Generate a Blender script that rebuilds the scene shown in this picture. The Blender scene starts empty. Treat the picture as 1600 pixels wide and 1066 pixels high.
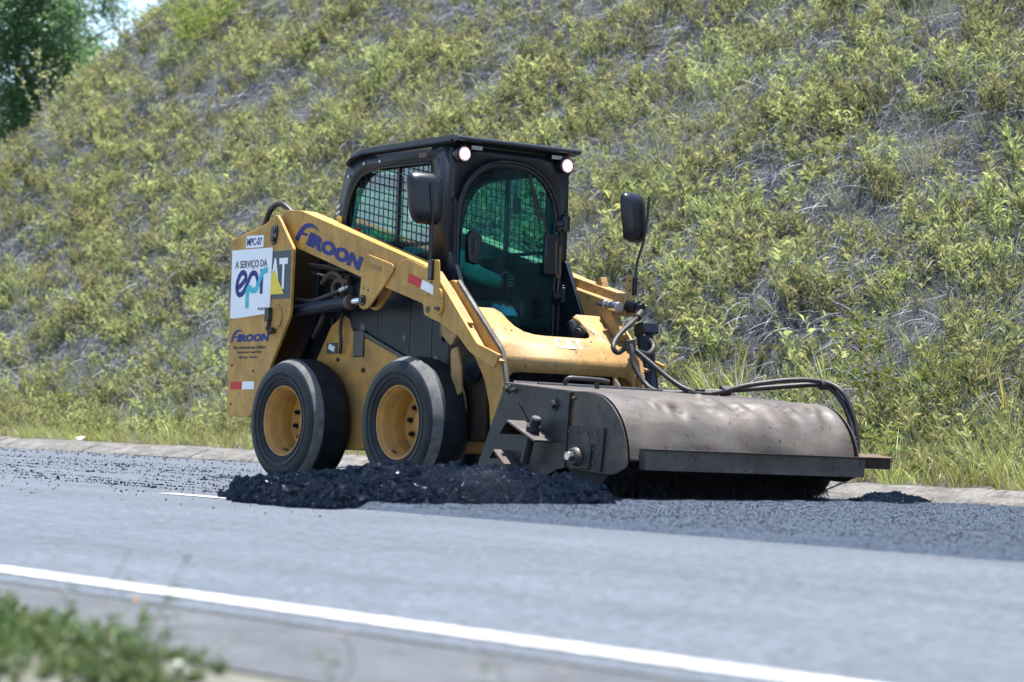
import bpy, bmesh, math, random
from mathutils import Vector, Matrix, noise, Euler
R = math.radians
random.seed(7)
sc = bpy.context.scene
C = sc.collection

# ------------------------------------------------------------------ camera
CAM_POS = Vector((15.10642, -10.30589, 0.62))
FWD = Vector((-0.79776267, 0.60271772, 0.01749479))
RIGHT = Vector((0.60296016, 0.79759026, 0.01699494))
DOWN = Vector((-0.00371052, 0.02410659, -0.99970251))
cd = bpy.data.cameras.new('camera')
cam = bpy.data.objects.new('camera', cd); C.objects.link(cam)
up = -DOWN
cam.matrix_world = Matrix(((RIGHT.x, up.x, -FWD.x, CAM_POS.x), (RIGHT.y, up.y, -FWD.y, CAM_POS.y),
                           (RIGHT.z, up.z, -FWD.z, CAM_POS.z), (0, 0, 0, 1)))
cd.sensor_width = 36.0
cd.lens = 4300.0 / 1600.0 * 36.0
cd.clip_start = 0.1; cd.clip_end = 2000
cd.dof.use_dof = True
cd.dof.focus_distance = 17.8
cd.dof.aperture_fstop = 3.0
sc.camera = cam

# ------------------------------------------------------------------ sky, sun, exposure
SUN_EL = R(82.0)
SUN_DIR = Vector((0.10, 0.99, 0)).normalized() * math.cos(SUN_EL) + Vector((0, 0, math.sin(SUN_EL)))  # towards the sun
world = bpy.data.worlds.new('World'); sc.world = world; world.use_nodes = True
wn = world.node_tree.nodes; wl = world.node_tree.links
bg = wn['Background']
sky = wn.new('ShaderNodeTexSky'); sky.sky_type = 'NISHITA'; sky.sun_disc = False
sky.sun_elevation = SUN_EL
sky.sun_rotation = math.atan2(SUN_DIR.x, SUN_DIR.y)
sky.air_density = 1.0; sky.dust_density = 0.5; sky.ozone_density = 1.0
wl.new(sky.outputs[0], bg.inputs[0]); bg.inputs[1].default_value = 0.115
sd = bpy.data.lights.new('sun', 'SUN'); sd.energy = 5.0; sd.angle = R(0.5); sd.color = (1.0, 0.97, 0.92)
sun = bpy.data.objects.new('sun', sd); C.objects.link(sun)
sun.rotation_euler = SUN_DIR.to_track_quat('Z', 'Y').to_euler()
sun.location = (0, 10, 30)
sc.view_settings.view_transform = 'Standard'; sc.view_settings.look = 'None'
sc.view_settings.gamma = 1.0; sc.view_settings.use_curve_mapping = False
sc.view_settings.exposure = 1.5
sc.render.engine = 'CYCLES'
sc.cycles.transparent_max_bounces = 16
sc.cycles.max_bounces = 8

# ------------------------------------------------------------------ materials
def lnk(nt, a, b): nt.links.new(a, b)
def mat(name, col, rough=.6, metal=0., spec=.5, var=None, vscale=6., vamt=.5, specks=None, sscale=60., sthr=.68,
        bump=0., bscale=80., coat=0., detail=4., stretch=None, transl=None, rvar=0.):
    m = bpy.data.materials.new(name); m.use_nodes = True
    nt = m.node_tree; p = nt.nodes['Principled BSDF']
    p.inputs['Base Color'].default_value = (*col, 1); p.inputs['Roughness'].default_value = rough
    p.inputs['Metallic'].default_value = metal; p.inputs['Specular IOR Level'].default_value = spec
    p.inputs['Coat Weight'].default_value = coat
    tc = nt.nodes.new('ShaderNodeTexCoord')
    co = tc.outputs['Object']
    if stretch:
        mp = nt.nodes.new('ShaderNodeMapping'); mp.inputs['Scale'].default_value = stretch
        lnk(nt, co, mp.inputs[0]); co = mp.outputs[0]
    last = None
    def mix(a, b, f):
        n = nt.nodes.new('ShaderNodeMix'); n.data_type = 'RGBA'
        lnk(nt, f, n.inputs[0])
        for s, v in ((6, a), (7, b)):
            if isinstance(v, tuple): n.inputs[s].default_value = (*v, 1)
            else: lnk(nt, v, n.inputs[s])
        return n.outputs[2]
    cur = col
    if var:
        nz = nt.nodes.new('ShaderNodeTexNoise'); nz.inputs['Scale'].default_value = vscale; nz.inputs['Detail'].default_value = detail + 2
        nz.inputs['Roughness'].default_value = .65
        lnk(nt, co, nz.inputs['Vector'])
        mr = nt.nodes.new('ShaderNodeMapRange'); mr.inputs[1].default_value = .38; mr.inputs[2].default_value = .68
        mr.inputs[4].default_value = vamt
        lnk(nt, nz.outputs[0], mr.inputs[0])
        cur = mix(cur, var, mr.outputs[0])
        if rvar:
            m2 = nt.nodes.new('ShaderNodeMapRange'); m2.inputs[1].default_value = .35; m2.inputs[2].default_value = .7
            m2.inputs[3].default_value = rough; m2.inputs[4].default_value = rough + rvar
            lnk(nt, nz.outputs[0], m2.inputs[0]); lnk(nt, m2.outputs[0], p.inputs['Roughness'])
    if specks:
        nz = nt.nodes.new('ShaderNodeTexNoise'); nz.inputs['Scale'].default_value = sscale; nz.inputs['Detail'].default_value = 3
        lnk(nt, co, nz.inputs['Vector'])
        mr = nt.nodes.new('ShaderNodeMapRange'); mr.inputs[1].default_value = sthr; mr.inputs[2].default_value = sthr + .05
        lnk(nt, nz.outputs[0], mr.inputs[0])
        cur = mix(cur, specks, mr.outputs[0])
    if not isinstance(cur, tuple): lnk(nt, cur, p.inputs['Base Color'])
    if bump:
        nz = nt.nodes.new('ShaderNodeTexNoise'); nz.inputs['Scale'].default_value = bscale; nz.inputs['Detail'].default_value = 4
        lnk(nt, co, nz.inputs['Vector'])
        b = nt.nodes.new('ShaderNodeBump'); b.inputs['Strength'].default_value = bump; b.inputs['Distance'].default_value = .01
        lnk(nt, nz.outputs[0], b.inputs['Height']); lnk(nt, b.outputs[0], p.inputs['Normal'])
    return m

def leafmat(name, c1, c2, transl=.35, rough=.45, dry=None):
    """leaf colour varies leaf by leaf (attribute 'tint') and plant by plant (instance random)"""
    m = bpy.data.materials.new(name); m.use_nodes = True
    nt = m.node_tree; p = nt.nodes['Principled BSDF']; out = nt.nodes['Material Output']
    at = nt.nodes.new('ShaderNodeAttribute'); at.attribute_name = 'tint'
    oi = nt.nodes.new('ShaderNodeObjectInfo')
    mx = nt.nodes.new('ShaderNodeMix'); mx.data_type = 'RGBA'
    mx.inputs[6].default_value = (*c1, 1); mx.inputs[7].default_value = (*c2, 1)
    lnk(nt, at.outputs['Fac'], mx.inputs[0])
    hs = nt.nodes.new('ShaderNodeHueSaturation')
    a = nt.nodes.new('ShaderNodeMapRange'); a.inputs[3].default_value = .475; a.inputs[4].default_value = .52
    b = nt.nodes.new('ShaderNodeMapRange'); b.inputs[3].default_value = .7; b.inputs[4].default_value = 1.3
    lnk(nt, oi.outputs['Random'], a.inputs[0]); lnk(nt, oi.outputs['Random'], b.inputs[0])
    lnk(nt, a.outputs[0], hs.inputs['Hue']); lnk(nt, b.outputs[0], hs.inputs['Value'])
    lnk(nt, mx.outputs[2], hs.inputs['Color'])
    lnk(nt, hs.outputs[0], p.inputs['Base Color']); p.inputs['Roughness'].default_value = rough
    t = nt.nodes.new('ShaderNodeBsdfTranslucent'); lnk(nt, hs.outputs[0], t.inputs[0])
    ms = nt.nodes.new('ShaderNodeMixShader'); ms.inputs[0].default_value = transl
    lnk(nt, p.outputs[0], ms.inputs[1]); lnk(nt, t.outputs[0], ms.inputs[2]); lnk(nt, ms.outputs[0], out.inputs[0])
    return m

def glassmat(name, tint, gloss=.004):
    m = bpy.data.materials.new(name); m.use_nodes = True
    nt = m.node_tree; out = nt.nodes['Material Output']; nt.nodes.remove(nt.nodes['Principled BSDF'])
    t = nt.nodes.new('ShaderNodeBsdfTransparent'); t.inputs[0].default_value = (*tint, 1)
    g = nt.nodes.new('ShaderNodeBsdfGlossy'); g.inputs['Roughness'].default_value = .05; g.inputs[0].default_value = (.9, .95, 1, 1)
    lw = nt.nodes.new('ShaderNodeLayerWeight'); lw.inputs[0].default_value = .25
    mr = nt.nodes.new('ShaderNodeMapRange'); mr.inputs[3].default_value = gloss; mr.inputs[4].default_value = .16
    lnk(nt, lw.outputs['Fresnel'], mr.inputs[0])
    ms = nt.nodes.new('ShaderNodeMixShader'); lnk(nt, mr.outputs[0], ms.inputs[0])
    # thin film of dust
    d = nt.nodes.new('ShaderNodeBsdfDiffuse'); d.inputs[0].default_value = (.18, .32, .32, 1)
    nz = nt.nodes.new('ShaderNodeTexNoise'); nz.inputs['Scale'].default_value = 5; nz.inputs['Detail'].default_value = 6
    r2 = nt.nodes.new('ShaderNodeMapRange'); r2.inputs[1].default_value = .35; r2.inputs[2].default_value = .75; r2.inputs[3].default_value = .02; r2.inputs[4].default_value = .10
    lnk(nt, nz.outputs[0], r2.inputs[0])
    m2 = nt.nodes.new('ShaderNodeMixShader'); lnk(nt, r2.outputs[0], m2.inputs[0])
    lnk(nt, t.outputs[0], m2.inputs[1]); lnk(nt, d.outputs[0], m2.inputs[2])
    lnk(nt, m2.outputs[0], ms.inputs[1]); lnk(nt, g.outputs[0], ms.inputs[2]); lnk(nt, ms.outputs[0], out.inputs[0])
    return m

def emitmat(name, col, s):
    m = bpy.data.materials.new(name); m.use_nodes = True
    p = m.node_tree.nodes['Principled BSDF']
    p.inputs['Base Color'].default_value = (*col, 1)
    p.inputs['Emission Color'].default_value = (*col, 1); p.inputs['Emission Strength'].default_value = s
    return m

YEL = mat('yellow_paint', (.56, .295, .048), .48, var=(.36, .20, .06), vscale=5, vamt=.6, specks=(.05, .04, .03), sscale=85, sthr=.655, bump=.06, bscale=60, rvar=.25)
YEL_D = mat('dirty_yellow_paint', (.46, .235, .04), .55, var=(.16, .10, .05), vscale=4, vamt=.8, specks=(.04, .03, .025), sscale=70, sthr=.64, bump=.08, bscale=50, rvar=.2)
YEL_DUST = mat('dusty_yellow_paint', (.42, .245, .075), .6, var=(.29, .18, .075), vscale=7, vamt=.8, specks=(.10, .075, .05), sscale=38, sthr=.635, bump=.08, bscale=60)
RIMY = mat('rim_paint', (.47, .225, .038), .55, var=(.24, .14, .06), vscale=9, vamt=.8, specks=(.06, .05, .04), sscale=90, sthr=.66)
BLK = mat('black_paint', (.004, .006, .011), .40, spec=.45, var=(.016, .021, .028), vscale=6, vamt=.5, specks=(.12, .12, .12), sscale=120, sthr=.74, bump=.03, bscale=50)
BLK_P = mat('black_plastic', (.004, .005, .009), .32, spec=.4, var=(.012, .014, .02), vscale=8, vamt=.5)
BLK_M = mat('dark_steel_panel', (.004, .008, .015), .45, spec=.22, var=(.012, .020, .030), vscale=5, vamt=.7, specks=(.14, .14, .13), sscale=90, sthr=.70)
RUB = mat('tyre_rubber', (.004, .006, .010), .55, spec=.3, var=(.018, .022, .028), vscale=9, vamt=.7, specks=(.2, .2, .2), sscale=110, sthr=.72, bump=.1, bscale=90)
RUBS = mat('worn_sunlit_shoulder', (.12, .12, .122), .8, spec=.2, var=(.05, .05, .052), vscale=14, vamt=.8, specks=(.04, .04, .04), sscale=60, sthr=.64, bump=.15, bscale=120)  # worn, dusty shoulder; its grey is raised to imitate the sunlit strip
STL = mat('worn_steel', (.090, .080, .073), .52, metal=.25, var=(.078, .058, .045), vscale=5, vamt=.9, specks=(.03, .025, .022), sscale=28, sthr=.64, bump=.12, bscale=30, rvar=.25)
STL_D = mat('dark_worn_steel', (.026, .029, .036), .48, metal=.2, spec=.35, var=(.062, .046, .036), vscale=5, vamt=.7, specks=(.16, .15, .14), sscale=80, sthr=.71, bump=.12, bscale=40)
STL_E = mat('weathered_end_plate', (.040, .042, .047), .45, metal=.25, spec=.4, var=(.090, .062, .044), vscale=6, vamt=.9, specks=(.02, .018, .016), sscale=35, sthr=.62, bump=.12, bscale=40)
RUSTY = mat('rusty_dark_iron', (.022, .016, .014), .7, spec=.2, var=(.05, .03, .02), vscale=8, vamt=.8, bump=.3, bscale=40)
STL_B = mat('bright_steel', (.45, .45, .46), .3, metal=.9, var=(.25, .22, .2), vscale=20, vamt=.6)
CHR = mat('chrome_rod', (.7, .7, .72), .18, metal=1)
HOSE = mat('hose_rubber', (.018, .016, .018), .5, spec=.35, var=(.055, .048, .046), vscale=14, vamt=.6, bump=.1, bscale=150)
HOSE_B = mat('brown_hose', (.10, .06, .035), .6, var=(.05, .04, .03), vscale=20, vamt=.6)
BRUSH = mat('brush_bristle', (.008, .008, .010), .7, specks=(.10, .10, .11), sscale=70, sthr=.74)
WHT = mat('white_sign', (.78, .78, .78), .5, var=(.62, .62, .64), vscale=12, vamt=.5)
NAVY = mat('navy_print', (.004, .016, .15), .5, spec=.25, var=(.012, .03, .18), vscale=30, vamt=.5)
TEAL = mat('teal_print', (.0, .42, .50), .5, var=(.05, .45, .5), vscale=30, vamt=.3)
INK = mat('dark_print', (.03, .03, .05), .6, var=(.06, .06, .08), vscale=40, vamt=.4)
DGREY = mat('decal_grey', (.028, .042, .055), .5, var=(.05, .06, .07), vscale=20, vamt=.4)
TRIY = mat('decal_yellow', (.75, .55, .03), .5, var=(.65, .45, .03), vscale=20, vamt=.4)
RED = mat('red_reflector', (.50, .008, .015), .4, spec=.25, var=(.38, .006, .01), vscale=30, vamt=.4)
WORN = mat('worn_white_print', (.88, .88, .88), .55, var=(.6, .52, .4), vscale=38, vamt=.5)
GLS = glassmat('tinted_glass', (.30, .70, .76))
LENS = emitmat('lit_lens', (.80, .42, .46), .14)
BULB = emitmat('lit_bulb', (1.0, .86, .78), 6.0)
LAMPG = mat('lamp_lens_grey', (.45, .48, .46), .25, var=(.3, .33, .32), vscale=60, vamt=.5)
LIME = mat('hivis_green', (.24, .66, .40), .75, var=(.10, .38, .22), vscale=9, vamt=.8, bump=.8, bscale=16)
SILV = mat('reflective_tape', (.45, .6, .6), .4, var=(.35, .5, .5), vscale=30, vamt=.4)
RUST = mat('work_trousers', (.22, .07, .035), .8, var=(.14, .05, .03), vscale=16, vamt=.5)
SKIN = mat('skin', (.30, .17, .11), .55, var=(.26, .14, .09), vscale=20, vamt=.4)
HAIR = mat('dark_cap', (.02, .025, .03), .7, var=(.03, .035, .04), vscale=20, vamt=.4)
CREAM = mat('cream_paint', (.6, .55, .38), .5, var=(.5, .45, .3), vscale=10, vamt=.4)

ASPH = mat('aged_asphalt', (.076, .092, .112), .62, spec=.5, var=(.058, .070, .088), vscale=1.1, vamt=.8, specks=(.055, .056, .06), sscale=170, sthr=.60, bump=.5, bscale=260)
SHLD = mat('shoulder_asphalt', (.050, .056, .064), .8, var=(.080, .083, .088), vscale=2.2, vamt=.8, specks=(.06, .06, .06), sscale=120, sthr=.62, bump=.6, bscale=180)
def bitumen(name, c1, c2, gl, rough, bs, cs=22):
    m = bpy.data.materials.new(name); m.use_nodes = True
    nt = m.node_tree; out = nt.nodes['Material Output']; nt.nodes.remove(nt.nodes['Principled BSDF'])
    tc = nt.nodes.new('ShaderNodeTexCoord'); nz = nt.nodes.new('ShaderNodeTexNoise'); nz.inputs['Scale'].default_value = cs; nz.inputs['Detail'].default_value = 5
    lnk(nt, tc.outputs['Object'], nz.inputs['Vector'])
    cr = nt.nodes.new('ShaderNodeMix'); cr.data_type = 'RGBA'; cr.inputs[6].default_value = (*c1, 1); cr.inputs[7].default_value = (*c2, 1); lnk(nt, nz.outputs[0], cr.inputs[0])
    n2 = nt.nodes.new('ShaderNodeTexNoise'); n2.inputs['Scale'].default_value = bs; n2.inputs['Detail'].default_value = 4; lnk(nt, tc.outputs['Object'], n2.inputs['Vector'])
    b = nt.nodes.new('ShaderNodeBump'); b.inputs['Strength'].default_value = 1.0; b.inputs['Distance'].default_value = .012; lnk(nt, n2.outputs[0], b.inputs['Height'])
    d = nt.nodes.new('ShaderNodeBsdfDiffuse'); lnk(nt, cr.outputs[2], d.inputs[0]); lnk(nt, b.outputs[0], d.inputs['Normal'])
    g = nt.nodes.new('ShaderNodeBsdfGlossy'); g.inputs[0].default_value = (.62, .80, 1, 1); g.inputs['Roughness'].default_value = rough; lnk(nt, b.outputs[0], g.inputs['Normal'])
    ms = nt.nodes.new('ShaderNodeMixShader'); ms.inputs[0].default_value = gl
    lnk(nt, d.outputs[0], ms.inputs[1]); lnk(nt, g.outputs[0], ms.inputs[2]); lnk(nt, ms.outputs[0], out.inputs[0])
    return m
PILE = bitumen('black_asphalt_pile', (.0015, .003, .007), (.004, .008, .018), .014, .10, 150)
FRESH = bitumen('loose_asphalt', (.002, .004, .008), (.100, .122, .160), .035, .22, 170, 60)
STONE = bitumen('asphalt_crumb', (.0015, .003, .007), (.007, .012, .022), .05, .08, 60)
GRIT = bitumen('asphalt_grit', (.004, .006, .010), (.11, .13, .165), .06, .14, 90)
CONC = mat('kerb_concrete', (.15, .142, .128), .9, var=(.075, .066, .058), vscale=6, vamt=1.0, specks=(.09, .08, .07), sscale=40, sthr=.64, bump=.4, bscale=60)
PAINT = mat('road_paint', (.50, .50, .50), .75, var=(.30, .30, .31), vscale=9, vamt=.8, specks=(.16, .16, .17), sscale=55, sthr=.62)
def layer(m, scale, lo, hi, dark, light):
    """multiply a surface's colour by another noise octave (streaks, mottling, grain)"""
    nt = m.node_tree; p = nt.nodes['Principled BSDF']; src = p.inputs['Base Color'].links[0].from_socket
    tc = nt.nodes.new('ShaderNodeTexCoord'); mp = nt.nodes.new('ShaderNodeMapping'); mp.inputs['Scale'].default_value = scale
    nz = nt.nodes.new('ShaderNodeTexNoise'); nz.inputs['Scale'].default_value = 1.0; nz.inputs['Detail'].default_value = 4; nz.inputs['Roughness'].default_value = .7
    mr = nt.nodes.new('ShaderNodeMapRange'); mr.inputs[1].default_value = lo; mr.inputs[2].default_value = hi; mr.inputs[3].default_value = dark; mr.inputs[4].default_value = light
    mx = nt.nodes.new('ShaderNodeMix'); mx.data_type = 'RGBA'; mx.blend_type = 'MULTIPLY'; mx.inputs[0].default_value = 1.0
    lnk(nt, tc.outputs['Object'], mp.inputs[0]); lnk(nt, mp.outputs[0], nz.inputs['Vector']); lnk(nt, nz.outputs[0], mr.inputs[0])
    lnk(nt, src, mx.inputs[6]); lnk(nt, mr.outputs[0], mx.inputs[7]); lnk(nt, mx.outputs[2], p.inputs['Base Color'])
layer(YEL, (11, 11, 3.5), .35, .7, .74, 1.08)
layer(YEL, (2.6, 2.6, 2.6), .35, .68, .78, 1.06)
layer(YEL_DUST, (3, 3, 3), .35, .68, .80, 1.05)
layer(YEL_DUST, (9, 9, 9), .35, .7, .78, 1.08)
layer(STL, (7, 2.5, 7), .35, .7, .65, 1.3)
layer(STL_E, (6, 6, 6), .35, .7, .65, 1.35)
layer(STL_D, (7, 7, 7), .35, .7, .65, 1.35)
layer(ASPH, (.10, 2.2, 1), .35, .7, .76, 1.12)
layer(PAINT, (9, 26, 20), .3, .7, .55, 1.3)
layer(ASPH, (22, 30, 30), .32, .68, .50, 1.5)
layer(ASPH, (55, 70, 60), .3, .7, .50, 1.45)
layer(CONC, (3, 14, 14), .3, .7, .62, 1.25)
layer(CONC, (26, 30, 30), .3, .7, .6, 1.35)
layer(SHLD, (5, 6, 6), .3, .7, .70, 1.25)
layer(SHLD, (34, 34, 34), .3, .7, .60, 1.4)
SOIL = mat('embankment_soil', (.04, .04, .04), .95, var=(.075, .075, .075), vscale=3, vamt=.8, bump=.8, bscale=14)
DIRT = mat('verge_soil', (.12, .112, .098), .95, var=(.07, .075, .045), vscale=4, vamt=.8, bump=.7, bscale=30)
LEAF = leafmat('bank_leaf', (.042, .08, .046), (.60, .585, .25), .45, .36)
FINE = leafmat('fine_bank_grass', (.12, .165, .10), (.44, .43, .23), .4, .45)
LEAF2 = leafmat('shrub_leaf', (.075, .15, .045), (.32, .35, .085), .42, .36)
GRASS = leafmat('verge_grass_blade', (.15, .22, .05), (.44, .42, .13), .45)
DRY = leafmat('dry_thatch', (.06, .066, .08), (.29, .30, .33), .2, .55)
DRYG = leafmat('straw_blade', (.20, .17, .08), (.46, .42, .25), .3, .55)
DRYS = leafmat('dry_brown_stem', (.13, .105, .085), (.26, .22, .17), .15, .7)
TREEL = leafmat('tree_leaf', (.05, .12, .055), (.17, .26, .09), .42, .4)
WEED = leafmat('weed_leaf', (.022, .065, .024), (.13, .175, .045), .38)
BARK = mat('bark', (.07, .055, .045), .9, var=(.12, .10, .08), vscale=12, vamt=.7, bump=.6, bscale=30)
TWIG = mat('pale_twig', (.34, .31, .27), .8, var=(.24, .20, .16), vscale=25, vamt=.6)
PAPER = mat('litter_paper', (.7, .69, .67), .7, var=(.5, .48, .45), vscale=30, vamt=.6)
FLOW = mat('pale_flower', (.75, .74, .68), .7, var=(.6, .6, .5), vscale=40, vamt=.4)
FLOWO = mat('orange_flower', (.65, .28, .05), .7, var=(.5, .3, .1), vscale=40, vamt=.4)
SEED = mat('seed_head', (.36, .31, .24), .85, var=(.25, .2, .15), vscale=40, vamt=.5)

# ------------------------------------------------------------------ object helpers
def tag(o, label=None, cat=None, group=None, kind=None):
    if label: o['label'] = label
    if cat: o['category'] = cat
    if group: o['group'] = group
    if kind: o['kind'] = kind
    return o
SPLIT = {'pin_bolt', 'plug', 'access_hole', 'bolt_hole', 'gusset_hole', 'frame_bolt', 'strap_bolt', 'bracket_hole', 'plate_hole', 'slot_rim'}
def islands(bm):
    seen = set(); out = []
    for v in bm.verts:
        if v in seen: continue
        st = [v]; seen.add(v); grp = []
        while st:
            a = st.pop(); grp.append(a)
            for e in a.link_edges:
                b = e.other_vert(a)
                if b not in seen: seen.add(b); st.append(b)
        out.append(grp)
    return out
def obj(name, me, m=None, parent=None, smooth=35, bevel=0., seg=2):
    if name in SPLIT and isinstance(me, bmesh.types.BMesh):
        me.verts.index_update(); gs_ = islands(me)
        if len(gs_) > 1:
            for g in gs_:
                b2 = bmesh.new(); mp_ = {v: b2.verts.new(v.co) for v in g}
                for f in {f for v in g for f in v.link_faces}: b2.faces.new([mp_[v] for v in f.verts])
                r_ = obj(name, b2, m, parent, smooth, bevel, seg)
            me.free(); return r_
    if isinstance(me, bmesh.types.BMesh):
        bm = me; me = bpy.data.meshes.new(name)
        bmesh.ops.recalc_face_normals(bm, faces=bm.faces[:]); bm.to_mesh(me); bm.free()
    o = bpy.data.objects.new(name, me); C.objects.link(o)
    if m is not None:
        if not me.materials: me.materials.append(m)
    if smooth:
        me.polygons.foreach_set('use_smooth', [True] * len(me.polygons))
        me.set_sharp_from_angle(angle=R(smooth))
    if bevel:
        b = o.modifiers.new('bevel', 'BEVEL'); b.width = bevel; b.segments = seg; b.limit_method = 'ANGLE'; b.angle_limit = R(40)
    if parent: o.parent = parent
    return o
def empty(name, M4, parent=None):
    e = bpy.data.objects.new(name, None); e.empty_display_size = .2; C.objects.link(e); e.matrix_world = M4
    return e
def NB(): return bmesh.new()
def box(bm, c, s, rot=None):
    M = Matrix.Translation(c) @ (rot.to_matrix().to_4x4() if rot else Matrix()) @ Matrix.Diagonal((s[0], s[1], s[2], 1))
    bmesh.ops.create_cube(bm, size=1, matrix=M); return bm
def prism(bm, poly, y0, y1):
    """poly of (x,z) extruded along y"""
    a = [bm.verts.new((x, y0, z)) for x, z in poly]; b = [bm.verts.new((x, y1, z)) for x, z in poly]
    n = len(poly)
    bm.faces.new(a); bm.faces.new(b[::-1])
    for i in range(n): bm.faces.new((a[i], b[i], b[(i + 1) % n], a[(i + 1) % n]))
    return bm
def cyl(bm, p0, p1, r0, r1=None, n=20, caps=True):
    p0, p1 = Vector(p0), Vector(p1); r1 = r0 if r1 is None else r1
    d = p1 - p0; q = d.to_track_quat('Z', 'Y').to_matrix()
    A, B = [], []
    for i in range(n):
        a = 2 * math.pi * i / n; v = q @ Vector((math.cos(a), math.sin(a), 0))
        A.append(bm.verts.new(p0 + v * r0)); B.append(bm.verts.new(p1 + v * r1))
    for i in range(n): bm.faces.new((A[i], A[(i + 1) % n], B[(i + 1) % n], B[i]))
    if caps: bm.faces.new(A[::-1]); bm.faces.new(B)
    return bm
def catmull(P, n=8):
    P = [Vector(p) for p in P]; out = []
    for i in range(len(P) - 1):
        a = P[max(i - 1, 0)]; b = P[i]; c = P[i + 1]; d = P[min(i + 2, len(P) - 1)]
        for k in range(n):
            t = k / n
            out.append(.5 * ((2 * b) + (c - a) * t + (2 * a - 5 * b + 4 * c - d) * t * t + (3 * b - a - 3 * c + d) * t ** 3))
    out.append(P[-1]); return out
def tube(bm, P, r, n=10, rad=None, caps=True):
    P = [Vector(p) for p in P]; rings = []
    prev = None
    for i, p in enumerate(P):
        t = (P[min(i + 1, len(P) - 1)] - P[max(i - 1, 0)]).normalized()
        if prev is None:
            u = t.orthogonal().normalized()
        else:
            u = (prev - t * prev.dot(t))
            u = u.normalized() if u.length > 1e-6 else t.orthogonal().normalized()
        prev = u; v = t.cross(u); rr = rad[i] if rad else r
        rings.append([bm.verts.new(p + (u * math.cos(2 * math.pi * k / n) + v * math.sin(2 * math.pi * k / n)) * rr) for k in range(n)])
    for a, b in zip(rings, rings[1:]):
        for k in range(n): bm.faces.new((a[k], a[(k + 1) % n], b[(k + 1) % n], b[k]))
    if caps: bm.faces.new(rings[0][::-1]); bm.faces.new(rings[-1])
    return bm
def lathe_y(bm, prof, cx, cz, n=64, close=False, mats=None):
    """prof of (radius, y); spun round the y axis through (cx, cz)"""
    rings = [[bm.verts.new((cx + r * math.cos(2 * math.pi * k / n), y, cz + r * math.sin(2 * math.pi * k / n))) for k in range(n)] for r, y in prof]
    m = len(prof)
    for i in range(m if close else m - 1):
        a, b = rings[i], rings[(i + 1) % m]
        for k in range(n):
            f = bm.faces.new((a[k], a[(k + 1) % n], b[(k + 1) % n], b[k]))
            if mats: f.material_index = mats[i]
    return bm
def rpoly(poly, r, n=4):
    """round the corners of a polygon; r is a number or a list"""
    out = []; L = len(poly)
    for i in range(L):
        p = Vector(poly[i]); a = Vector(poly[i - 1]); b = Vector(poly[(i + 1) % L])
        rr = r[i] if isinstance(r, (list, tuple)) else r
        da, db = a - p, b - p
        rr = min(rr, da.length * .45, db.length * .45)
        if rr < 1e-4: out.append(tuple(p)); continue
        s = p + da.normalized() * rr; e = p + db.normalized() * rr
        for k in range(n + 1):
            t = k / n; out.append(tuple((1 - t) ** 2 * s + 2 * t * (1 - t) * p + t * t * e))
    return out
def mir(poly): return poly
_dg = None
def text_mesh(body, size=1., offset=0., extrude=.002, shear=0., spacing=1.):
    cu = bpy.data.curves.new('lettering', 'FONT'); cu.body = body; cu.size = size; cu.offset = offset; cu.extrude = extrude
    cu.shear = shear; cu.space_character = spacing; cu.align_x = 'LEFT'; cu.resolution_u = 3
    o = bpy.data.objects.new('lettering', cu); C.objects.link(o)
    dg = bpy.context.evaluated_depsgraph_get(); dg.update()
    me = bpy.data.meshes.new_from_object(o.evaluated_get(dg))
    bpy.data.objects.remove(o); bpy.data.curves.remove(cu)
    return me
def place_text(name, body, M4, w, h, m, parent, offset=0., shear=0., depth=.002, spacing=1.):
    """lettering fitted into a w x h box whose lower left corner is the origin of M4 (x right, y up, z out)"""
    me = text_mesh(body, 1., offset, .5, shear, spacing)
    xs = [v.co.x for v in me.vertices]; ys = [v.co.y for v in me.vertices]
    x0, x1, y0, y1 = min(xs), max(xs), min(ys), max(ys)
    for v in me.vertices:
        v.co = M4 @ Vector(((v.co.x - x0) / (x1 - x0) * w, (v.co.y - y0) / (y1 - y0) * h, (v.co.z + .5) * depth))
    me.materials.clear()
    return obj(name, me, m, parent, smooth=0)
def flat_shape(name, polys, M4, m, parent, depth=.002, holes=False):
    """flat printed shape: polygons in the (x, y) of M4, given a little thickness along its z"""
    bm = NB()
    for poly in polys:
        a = [bm.verts.new(M4 @ Vector((x, y, 0))) for x, y in poly]; b = [bm.verts.new(M4 @ Vector((x, y, depth))) for x, y in poly]
        n = len(poly); bm.faces.new(a[::-1]); bm.faces.new(b)
        for i in range(n): bm.faces.new((a[i], a[(i + 1) % n], b[(i + 1) % n], b[i]))
    return obj(name, bm, m, parent, smooth=0)
def ribbon2d(pts, w, n=6):
    """outline polygon of a thick stroke through 2-D points"""
    P = catmull([(x, y, 0) for x, y in pts], n); L, Rr = [], []
    for i, p in enumerate(P):
        t = (P[min(i + 1, len(P) - 1)] - P[max(i - 1, 0)]).normalized(); nn = Vector((-t.y, t.x, 0))
        L.append((p + nn * w / 2)); Rr.append((p - nn * w / 2))
    quads = []
    for i in range(len(P) - 1):
        quads.append([(L[i].x, L[i].y), (Rr[i].x, Rr[i].y), (Rr[i + 1].x, Rr[i + 1].y), (L[i + 1].x, L[i + 1].y)])
    return quads
def copy_tree(o, parent=None):
    c = o.copy(); C.objects.link(c); c.parent = parent
    for ch in list(o.children): copy_tree(ch, c)
    return c

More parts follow.
